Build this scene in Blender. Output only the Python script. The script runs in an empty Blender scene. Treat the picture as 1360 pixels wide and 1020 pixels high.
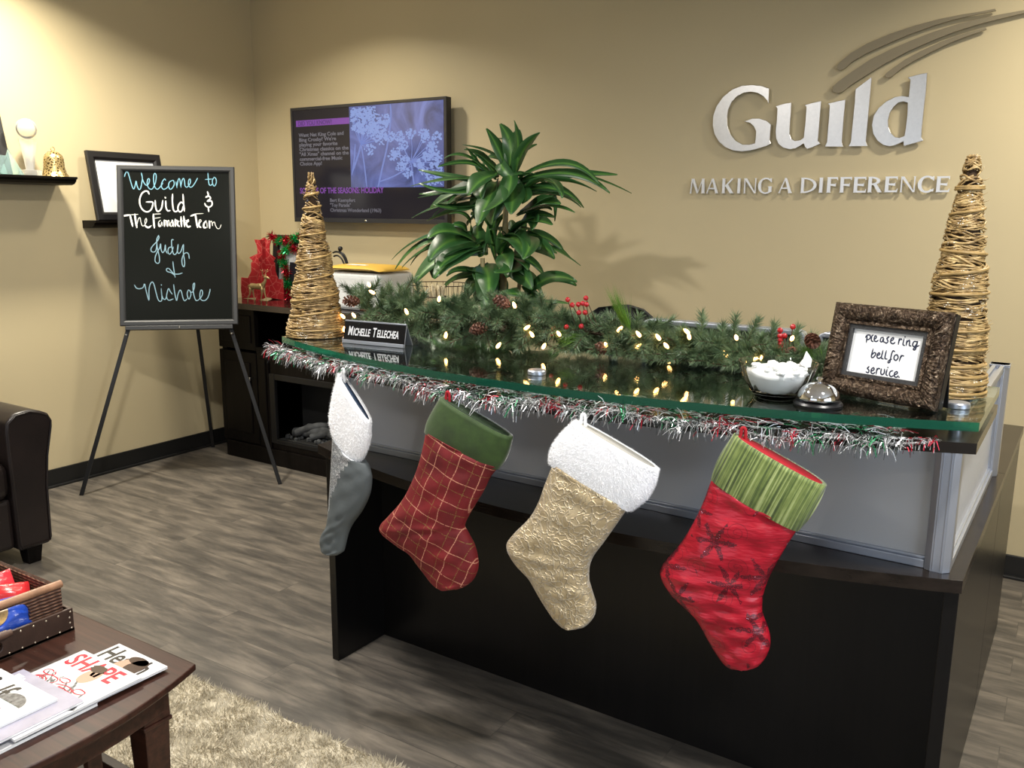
import bpy, bmesh, math, random
import numpy as np
from math import sin, cos, pi, radians, sqrt, atan2
from mathutils import Vector, Matrix
from mathutils.geometry import tessellate_polygon
SC = bpy.context.scene
COL = SC.collection
# ------------------------------------------------------------------ camera
cam = bpy.data.cameras.new('camera'); co = bpy.data.objects.new('camera', cam); COL.objects.link(co)
cam.sensor_fit = 'HORIZONTAL'; cam.sensor_width = 36.0
cam.lens = 36.0 * 1155.93 / 1360.0
cam.clip_start = 0.02
_F = Vector((-0.52741, 0.82701, -0.19465)); _R = Vector((0.84228, 0.53899, 0.00783)); _U = Vector((-0.11139, 0.15982, 0.98084))
co.matrix_world = Matrix(((_R.x, _U.x, -_F.x, 4.4502), (_R.y, _U.y, -_F.y, -3.9416), (_R.z, _U.z, -_F.z, 1.4597), (0, 0, 0, 1)))
SC.camera = co
# ------------------------------------------------------------------ view, world
SC.view_settings.view_transform = 'Standard'; SC.view_settings.look = 'None'
SC.view_settings.gamma = 1.0; SC.view_settings.use_curve_mapping = False
SC.view_settings.exposure = 0.0
wd = bpy.data.worlds.new('world'); SC.world = wd; wd.use_nodes = True
wd.node_tree.nodes['Background'].inputs[0].default_value = (0.9, 0.93, 1.0, 1)
wd.node_tree.nodes['Background'].inputs[1].default_value = 0.18
CEIL = 2.75
def area(name, loc, rot, size, power, col, shape='DISK', sy=None, spread=pi):
    l = bpy.data.lights.new(name, 'AREA'); l.shape = shape; l.size = size
    if sy: l.size_y = sy
    l.energy = power; l.color = col; l.spread = spread
    o = bpy.data.objects.new(name, l); o.location = loc; o.rotation_euler = rot; COL.objects.link(o); return o
WARM = (1.0, 0.93, 0.78); NEUT = (1.0, 0.96, 0.90); DAY = (0.72, 0.84, 1.0)
# recessed ceiling lamps: (x, y, watts, colour, spread)
LAMPS = [(0.55, -1.75, 46, WARM, 2.5), (1.05, -0.80, 15, WARM, 2.4), (4.75, -0.70, 31, WARM, 2.5),
         (2.5, -2.75, 46, NEUT, 2.9), (4.9, -2.9, 50, NEUT, 2.9), (2.6, -5.2, 16, NEUT, 2.9), (5.2, -5.4, 16, NEUT, 2.9)]
for i, (x, y, w, c, s) in enumerate(LAMPS):
    area('lamp_light', (x, y, CEIL - 0.03), (0, 0, 0), 0.16, w, c, 'DISK', None, s)
# daylight through the window in the right-hand wall
area('window_daylight', (7.1, -3.9, 1.45), (0, radians(90), 0), 1.5, 60, DAY, 'RECTANGLE', 2.6)
area('shopfront_daylight', (2.9, -6.98, 1.35), (radians(90), 0, 0), 3.0, 26, DAY, 'RECTANGLE', 1.9)

# ------------------------------------------------------------------ helpers
def V(*a): return np.array(a, float)
def nrm(v): v = np.asarray(v, float); return v / (np.linalg.norm(v) + 1e-12)
class Fr:
    """a local frame: origin, u (right), n (facing), v = n x u (up)"""
    def __init__(s, O, u, n): s.O = np.array(O, float); s.n = nrm(n); u = np.array(u, float); s.u = nrm(u - s.n * (u @ s.n)); s.v = np.cross(s.n, s.u)
    def P(s, a, b, c=0.0): return s.O + s.u * a + s.v * b + s.n * c
def crom(pts, n):
    P = np.array(pts, float)
    if len(P) == 2: t = np.linspace(0, 1, n)[:, None]; return P[0] * (1 - t) + P[1] * t
    E = np.vstack([2 * P[0] - P[1], P, 2 * P[-1] - P[-2]]); m = len(P) - 1; out = []
    for q in np.linspace(0, m, n):
        i = min(int(q), m - 1); t = q - i; a, b, c, d = E[i:i + 4]
        out.append(0.5 * (2 * b + (c - a) * t + (2 * a - 5 * b + 4 * c - d) * t * t + (3 * b - a - 3 * c + d) * t ** 3))
    return np.array(out)
class MB:
    def __init__(s): s.v = []; s.f = []; s.m = []; s.uv = None; s.cur = 0
    def add(s, verts, faces, mi=None):
        k = len(s.v); s.v.extend([tuple(map(float, q)) for q in verts]); s.f.extend([tuple(int(i) + k for i in f) for f in faces])
        s.m.extend([s.cur if mi is None else mi] * len(faces)); return s
    def box(s, x0, x1, y0, y1, z0, z1, fr=None):
        q = [(x0, y0, z0), (x1, y0, z0), (x1, y1, z0), (x0, y1, z0), (x0, y0, z1), (x1, y0, z1), (x1, y1, z1), (x0, y1, z1)]
        if fr is not None: q = [fr.P(*a) for a in q]
        return s.add(q, [(0, 3, 2, 1), (4, 5, 6, 7), (0, 1, 5, 4), (1, 2, 6, 5), (2, 3, 7, 6), (3, 0, 4, 7)])
    def loft(s, rings, cap=True, closed=True, mi=None):
        n = len(rings[0]); V_ = [p for r in rings for p in r]; F = []
        for i in range(len(rings) - 1):
            for j in range(n if closed else n - 1):
                a = i * n + j; b = i * n + (j + 1) % n; F.append((a, b, b + n, a + n))
        if cap and closed: F.append(tuple(range(n))[::-1]); F.append(tuple(range((len(rings) - 1) * n, len(rings) * n)))
        return s.add(V_, F, mi)
    def tube(s, path, r, seg=8, cap=True, mi=None):
        P = [np.array(q, float) for q in path]; R = r if hasattr(r, '__len__') else [r] * len(P); rings = []; a = None
        for i in range(len(P)):
            t = nrm(P[min(i + 1, len(P) - 1)] - P[max(i - 1, 0)])
            if a is None: a = np.cross(t, (0, 0, 1) if abs(t[2]) < .9 else (1, 0, 0))
            a = nrm(a - t * (a @ t)); b = np.cross(t, a)
            rings.append([P[i] + R[i] * (cos(2 * pi * k / seg) * a + sin(2 * pi * k / seg) * b) for k in range(seg)])
        return s.loft(rings, cap, True, mi)
    def lathe(s, prof, c, seg=32, axis=(0, 0, 1), mi=None, cap=False):
        ax = nrm(axis); a = nrm(np.cross(ax, (1, 0, 0) if abs(ax[0]) < .9 else (0, 1, 0))); b = np.cross(ax, a); c = np.array(c, float)
        return s.loft([[c + ax * z + r * (cos(2 * pi * k / seg) * a + sin(2 * pi * k / seg) * b) for k in range(seg)] for r, z in prof], cap, True, mi)
    def ball(s, c, r, seg=12, st=(1, 1, 1), mi=None):
        rr = seg // 2; c = np.array(c, float); st = np.array(st)
        return s.loft([[c + st * r * V(sin(t) * cos(2 * pi * k / seg), sin(t) * sin(2 * pi * k / seg), cos(t)) for k in range(seg)] for t in np.linspace(.02, pi - .02, rr + 1)], True, True, mi)
    def prism(s, loops, fr, c0, c1, mi=None):
        """loops: outer polygon then holes, local 2-D; extruded from c0 to c1 along the frame normal"""
        L = []
        for i, lp in enumerate(loops):
            A = sum(lp[k][0] * lp[(k + 1) % len(lp)][1] - lp[(k + 1) % len(lp)][0] * lp[k][1] for k in range(len(lp)))
            L.append(list(lp) if (A > 0) == (i == 0) else list(lp)[::-1])
        flat = [q for lp in L for q in lp]; n = len(flat)
        tri = tessellate_polygon([[Vector((q[0], q[1], 0)) for q in lp] for lp in L])
        V_ = [fr.P(q[0], q[1], c1) for q in flat] + [fr.P(q[0], q[1], c0) for q in flat]; F = []
        for a, b, c in tri:
            A = (flat[b][0] - flat[a][0]) * (flat[c][1] - flat[a][1]) - (flat[c][0] - flat[a][0]) * (flat[b][1] - flat[a][1])
            if A < 0: b, c = c, b
            F.append((a, b, c)); F.append((a + n, c + n, b + n))
        k = 0
        for lp in L:
            m = len(lp)
            for i in range(m): a = k + i; b = k + (i + 1) % m; F.append((a + n, b + n, b, a))
            k += m
        return s.add(V_, F, mi)
    def ribbon(s, pts, w, fr, lift, th=0.0008, mi=None):
        """a flattened stroke lying on the frame's plane (handwriting)"""
        n = max(3, 4 * (len(pts) - 1) + 1); Q = crom(pts, n); rings = []
        for i in range(n):
            t = Q[min(i + 1, n - 1)] - Q[max(i - 1, 0)]; t = t / (np.hypot(*t) + 1e-9); nn = (-t[1], t[0])
            if i == 0: c = Q[0] - t * w * .4; k = .45
            elif i == n - 1: c = Q[-1] + t * w * .4; k = .45
            else: c = Q[i]; k = 1
            rings.append([fr.P(c[0] + nn[0] * w * k / 2 * cos(g), c[1] + nn[1] * w * k / 2 * cos(g), lift + th * sin(g)) for g in np.linspace(0, 2 * pi, 7)[:-1]])
        return s.loft(rings, True, True, mi)
    def blades(s, base, tip, w, rs, mi=None):
        """thin three-sided needles"""
        base = np.asarray(base); tip = np.asarray(tip); n = len(base); d = tip - base
        r = rs.normal(size=(n, 3)); a = np.cross(d, r); a /= np.linalg.norm(a, axis=1)[:, None] + 1e-9; b = np.cross(d, a); b /= np.linalg.norm(b, axis=1)[:, None] + 1e-9
        w = np.broadcast_to(np.asarray(w, float), (n,))[:, None] / 2
        A = base + a * w; B = base - a * w * .5 + b * w * .87; Cc = base - a * w * .5 - b * w * .87
        k = len(s.v); V_ = np.stack([A, B, Cc, tip], 1).reshape(-1, 3); s.v.extend(map(tuple, V_.tolist()))
        for i in range(n):
            q = k + 4 * i; s.f.extend([(q, q + 1, q + 3), (q + 1, q + 2, q + 3), (q + 2, q, q + 3)])
        s.m.extend([s.cur if mi is None else mi] * (3 * n)); return s
    def strips(s, base, mid, tip, w, rs, mi=None):
        """flat foil strips, bent once"""
        base, mid, tip = map(np.asarray, (base, mid, tip)); n = len(base); d = tip - base
        a = np.cross(d, rs.normal(size=(n, 3))); a /= np.linalg.norm(a, axis=1)[:, None] + 1e-9
        w = np.broadcast_to(np.asarray(w, float), (n,))[:, None] / 2; k = len(s.v)
        V_ = np.stack([base - a * w, base + a * w, mid - a * w, mid + a * w, tip - a * w * .6, tip + a * w * .6], 1).reshape(-1, 3); s.v.extend(map(tuple, V_.tolist()))
        for i in range(n): q = k + 6 * i; s.f.extend([(q, q + 1, q + 3, q + 2), (q + 2, q + 3, q + 5, q + 4)])
        s.m.extend([s.cur if mi is None else mi] * (2 * n)); return s
    def build(s, name, mat, parent=None, org=None, smooth=None, bevel=0, seg=2):
        if parent is not None and org is None: org = WORLD[parent]
        if org is None: org = (0, 0, 0)
        o3 = np.array(org, float); me = bpy.data.meshes.new(name)
        me.from_pydata((np.array(s.v) - o3).tolist(), [], s.f)
        for m in (mat if isinstance(mat, (list, tuple)) else [mat]): me.materials.append(m)
        if any(s.m): me.polygons.foreach_set('material_index', s.m)
        me.update()
        if smooth is not None:
            me.polygons.foreach_set('use_smooth', [True] * len(me.polygons))
            if smooth < 180: me.set_sharp_from_angle(angle=radians(smooth))
        o = bpy.data.objects.new(name, me); COL.objects.link(o); WORLD[o] = tuple(o3)
        if parent is not None: o.parent = parent; o.location = tuple(o3 - np.array(WORLD[parent]))
        else: o.location = tuple(o3)
        if bevel:
            md = o.modifiers.new('bevel', 'BEVEL'); md.width = bevel; md.segments = seg; md.limit_method = 'ANGLE'; md.angle_limit = radians(40)
            md.harden_normals = False
        return o
WORLD = {}
def tag(o, label=None, cat=None, group=None, kind=None):
    if label: o['label'] = label
    if cat: o['category'] = cat
    if group: o['group'] = group
    if kind: o['kind'] = kind
    return o
def thing(name, loc, label, cat, group=None):
    o = bpy.data.objects.new(name, None); o.empty_display_size = .05; o.location = loc; COL.objects.link(o); WORLD[o] = tuple(loc)
    return tag(o, label, cat, group)
def recalc(o):
    bm = bmesh.new(); bm.from_mesh(o.data); bmesh.ops.recalc_face_normals(bm, faces=bm.faces); bm.to_mesh(o.data); bm.free(); return o
# ---- materials
def newmat(name):
    m = bpy.data.materials.new(name); m.use_nodes = True; nt = m.node_tree; return m, nt, nt.nodes['Principled BSDF']
def lk(nt, a, b): nt.links.new(a, b)
def coord(nt, scale=(1, 1, 1), src='Object', rot=(0, 0, 0)):
    tc = nt.nodes.new('ShaderNodeTexCoord'); mp = nt.nodes.new('ShaderNodeMapping'); mp.inputs['Scale'].default_value = scale; mp.inputs['Rotation'].default_value = rot
    lk(nt, tc.outputs[src], mp.inputs[0]); return mp.outputs[0]
def noise(nt, vec, scale, detail=3, rough=.55, dist=0):
    n = nt.nodes.new('ShaderNodeTexNoise'); n.inputs['Scale'].default_value = scale; n.inputs['Detail'].default_value = detail; n.inputs['Roughness'].default_value = rough; n.inputs['Distortion'].default_value = dist
    lk(nt, vec, n.inputs['Vector']); return n.outputs['Fac']
def ramp(nt, fac, stops, interp='LINEAR'):
    r = nt.nodes.new('ShaderNodeValToRGB'); r.color_ramp.interpolation = interp; e = r.color_ramp.elements
    while len(e) < len(stops): e.new(.5)
    for k, (pos, c) in enumerate(stops): e[k].position = pos; e[k].color = (*c, 1) if len(c) == 3 else c
    lk(nt, fac, r.inputs[0]); return r.outputs[0]
def math_(nt, op, a, b=None):
    n = nt.nodes.new('ShaderNodeMath'); n.operation = op
    for k, q in enumerate((a, b)):
        if q is None: continue
        if isinstance(q, (int, float)): n.inputs[k].default_value = q
        else: lk(nt, q, n.inputs[k])
    return n.outputs[0]
def mix(nt, fac, a, b):
    n = nt.nodes.new('ShaderNodeMix'); n.data_type = 'RGBA'
    for sock, q in ((n.inputs[0], fac), (n.inputs[6], a), (n.inputs[7], b)):
        if isinstance(q, (int, float)): sock.default_value = q
        elif isinstance(q, tuple): sock.default_value = (*q, 1) if len(q) == 3 else q
        else: lk(nt, q, sock)
    return n.outputs[2]
def bump(nt, bs, h, strength=.3, dist=.01):
    b = nt.nodes.new('ShaderNodeBump'); b.inputs['Strength'].default_value = strength; b.inputs['Distance'].default_value = dist
    lk(nt, h, b.inputs['Height']); lk(nt, b.outputs[0], bs.inputs['Normal'])
def mat(name, col, rough=.5, metal=0.0, var=.0, vscale=20, bmp=0, bscale=60, bdist=.003, spec=None, coat=0, sheen=0, emis=None, estr=0, trans=0, ior=1.5):
    m, nt, b = newmat(name); b.inputs['Roughness'].default_value = rough; b.inputs['Metallic'].default_value = metal
    v = coord(nt)
    if var:
        n = noise(nt, v, vscale)
        lo = tuple(max(0, c * (1 - var)) for c in col); hi = tuple(min(1, c * (1 + var)) for c in col)
        lk(nt, ramp(nt, n, [(.3, lo), (.7, hi)]), b.inputs['Base Color'])
    else: b.inputs['Base Color'].default_value = (*col, 1)
    if bmp: bump(nt, b, noise(nt, v, bscale, 4), bmp, bdist)
    if spec is not None: b.inputs['Specular IOR Level'].default_value = spec
    if coat: b.inputs['Coat Weight'].default_value = coat; b.inputs['Coat Roughness'].default_value = .08
    if sheen: b.inputs['Sheen Weight'].default_value = sheen; b.inputs['Sheen Roughness'].default_value = .4
    if emis: b.inputs['Emission Color'].default_value = (*emis, 1); b.inputs['Emission Strength'].default_value = estr
    if trans: b.inputs['Transmission Weight'].default_value = trans; b.inputs['IOR'].default_value = ior
    return m
def text_mesh(body, size, fr, x, y, lift, th=.0008, sx=1.0, shear=0.0, bold=0.0, mb=None, align='LEFT', mi=None):
    """printed lettering laid on a frame's plane"""
    cu = bpy.data.curves.new('t', 'FONT'); cu.body = body; cu.size = size; cu.shear = shear; cu.align_x = align; cu.offset = bold; cu.extrude = th / 2; cu.resolution_u = 3
    ob = bpy.data.objects.new('t', cu); COL.objects.link(ob); dg = bpy.context.evaluated_depsgraph_get(); dg.update()
    me = bpy.data.meshes.new_from_object(ob.evaluated_get(dg))
    mb.add([fr.P(x + q.co.x * sx, y + q.co.y, lift + th / 2 + q.co.z) for q in me.vertices], [tuple(p.vertices) for p in me.polygons], mi)
    wdt = max((q.co.x for q in me.vertices), default=0) * sx
    bpy.data.objects.remove(ob); bpy.data.curves.remove(cu); bpy.data.meshes.remove(me); return wdt
WALLF = Fr((0, 0, 0), (1, 0, 0), (0, -1, 0))
FLOORF = Fr((0, 0, 0), (1, 0, 0), (0, 0, 1))
# ---- traced outlines, local metres
GUILD = [[[[3.2585,1.9897],[3.225,2.0026],[3.1823,2.0098],[3.1397,2.0095],[3.0971,1.9973],[3.055,1.9681],[3.0262,1.9287],[3.0129,1.888],[3.0129,1.8464],[3.0231,1.8085],[3.046,1.7742],[3.0786,1.7481],[3.1148,1.7333],[3.1523,1.7285],[3.1911,1.7311],[3.2291,1.7394],[3.2624,1.7485],[3.282,1.758],[3.2757,1.7704],[3.2757,1.8027],[3.2767,1.8389],[3.2555,1.856],[3.2253,1.8663],[3.1912,1.8671],[3.1553,1.8574],[3.1838,1.8491],[3.2018,1.8341],[3.2125,1.8134],[3.2126,1.7848],[3.2106,1.7625],[3.1852,1.7571],[3.1548,1.759],[3.1233,1.7757],[3.0974,1.8056],[3.0822,1.8393],[3.0779,1.8766],[3.0804,1.9093],[3.0939,1.9413],[3.1165,1.9644],[3.1459,1.978],[3.1799,1.9807],[3.21,1.974],[3.2363,1.9572],[3.2543,1.9382],[3.2605,1.9259]]],[[[3.3582,1.9255],[3.3298,1.9232],[3.2913,1.9142],[3.2993,1.905],[3.3004,1.8579],[3.2986,1.8099],[3.3023,1.7796],[3.3143,1.7562],[3.3349,1.7394],[3.3634,1.7321],[3.3918,1.736],[3.4113,1.7466],[3.4221,1.7534],[3.4288,1.7393],[3.4387,1.7306],[3.4641,1.7386],[3.4919,1.7503],[3.481,1.7633],[3.4815,1.826],[3.4827,1.9251],[3.4508,1.9203],[3.4148,1.9122],[3.4225,1.9051],[3.4231,1.8521],[3.421,1.797],[3.4204,1.7773],[3.4058,1.7679],[3.3856,1.7658],[3.3687,1.7744],[3.36,1.7934],[3.3585,1.8393],[3.3592,1.8868]]],[[[3.5804,1.9251],[3.5471,1.9202],[3.5089,1.9131],[3.5181,1.9057],[3.5192,1.8554],[3.518,1.7932],[3.5187,1.758],[3.5112,1.7387],[3.5854,1.7356],[3.5795,1.7521],[3.5789,1.7986],[3.5791,1.864]]],[[[3.6757,2.0075],[3.616,1.9639],[3.6172,1.9116],[3.6162,1.8431],[3.6148,1.7894],[3.6145,1.7548],[3.6068,1.7364],[3.6815,1.7352],[3.6745,1.7527],[3.6748,1.7947],[3.6753,1.8782],[3.6761,1.9496]]],[[[3.8827,2.009],[3.8518,2.0048],[3.8121,1.996],[3.8226,1.9861],[3.8229,1.955],[3.8223,1.9213],[3.7987,1.9264],[3.7703,1.9233],[3.739,1.9084],[3.7118,1.8838],[3.6958,1.8545],[3.6923,1.8168],[3.7,1.7823],[3.719,1.755],[3.7426,1.7371],[3.7651,1.7315],[3.7867,1.7345],[3.8059,1.7426],[3.818,1.7486],[3.8203,1.7305],[3.8546,1.7391],[3.8926,1.7497],[3.8837,1.7622],[3.8823,1.8048],[3.8832,1.8709],[3.8842,1.9365]],[[3.8208,1.8982],[3.8043,1.904],[3.7866,1.9013],[3.7699,1.8862],[3.7575,1.8627],[3.7528,1.8329],[3.7569,1.8065],[3.7679,1.7834],[3.7838,1.7678],[3.8023,1.7634],[3.8197,1.7702],[3.8221,1.8037],[3.8232,1.8519]]]]
SWOOSH = [[[4.1,2.2153],[4.0107,2.2058],[3.959,2.1985],[3.8855,2.1826],[3.7998,2.1581],[3.7176,2.1289],[3.6447,2.1003],[3.5937,2.0732],[3.5686,2.0495],[3.5511,2.0424],[3.5353,2.0496],[3.5355,2.0628],[3.5484,2.0768],[3.5851,2.1065],[3.6474,2.1393],[3.7314,2.1681],[3.8192,2.1903],[3.905,2.2058],[3.9838,2.2141],[4.0509,2.2179],[4.0962,2.2227]],[[4.2318,2.2043],[4.1935,2.1973],[4.1053,2.1835],[4.035,2.1705],[3.9634,2.1527],[3.8906,2.1287],[3.8053,2.0965],[3.7238,2.057],[3.6517,2.0154],[3.5951,1.9806],[3.5668,1.9571],[3.5459,1.9524],[3.5269,1.9608],[3.5237,1.9792],[3.5454,1.999],[3.5968,2.0342],[3.6643,2.0763],[3.7366,2.1082],[3.813,2.1358],[3.8877,2.1599],[3.961,2.1779],[4.038,2.192],[4.1137,2.2004],[4.1924,2.2075],[4.231,2.2117]],[[4.0745,2.1512],[4.0177,2.1353],[3.9563,2.1155],[3.8943,2.0889],[3.831,2.0588],[3.783,2.0309],[3.754,2.0051],[3.739,1.9997],[3.7265,2.0053],[3.7283,2.0175],[3.7541,2.0371],[3.7969,2.0656],[3.8501,2.0927],[3.9132,2.1182],[3.965,2.1358],[4.0165,2.1476],[4.0723,2.158]]]
TAG = [["M",2.9161,2.9893,1.5476,1.6138],["A",2.9941,3.0536,1.5477,1.6129],["K",3.0686,3.1252,1.5474,1.6129],["I",3.1367,3.1582,1.5471,1.6122],["N",3.1696,3.2278,1.5469,1.6124],["G",3.2341,3.2961,1.5454,1.6124],["A",3.3244,3.385,1.5471,1.6112],["D",3.4191,3.4872,1.5471,1.6116],["I",3.494,3.5177,1.5486,1.6111],["F",3.5292,3.576,1.5483,1.6124],["F",3.5826,3.6324,1.5481,1.6121],["E",3.6375,3.6897,1.5478,1.6118],["R",3.6942,3.7515,1.5485,1.6119],["E",3.76,3.8112,1.5487,1.612],["N",3.8201,3.8787,1.5484,1.6111],["C",3.8857,3.9466,1.5471,1.612],["E",3.9529,4.0038,1.5482,1.6102]]
BOARD = {"O":[0.5046,-1.0286,0.8539],"u":[0.73135,0.682,0.0],"n":[0.66583,-0.71402,0.21644]}
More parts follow.
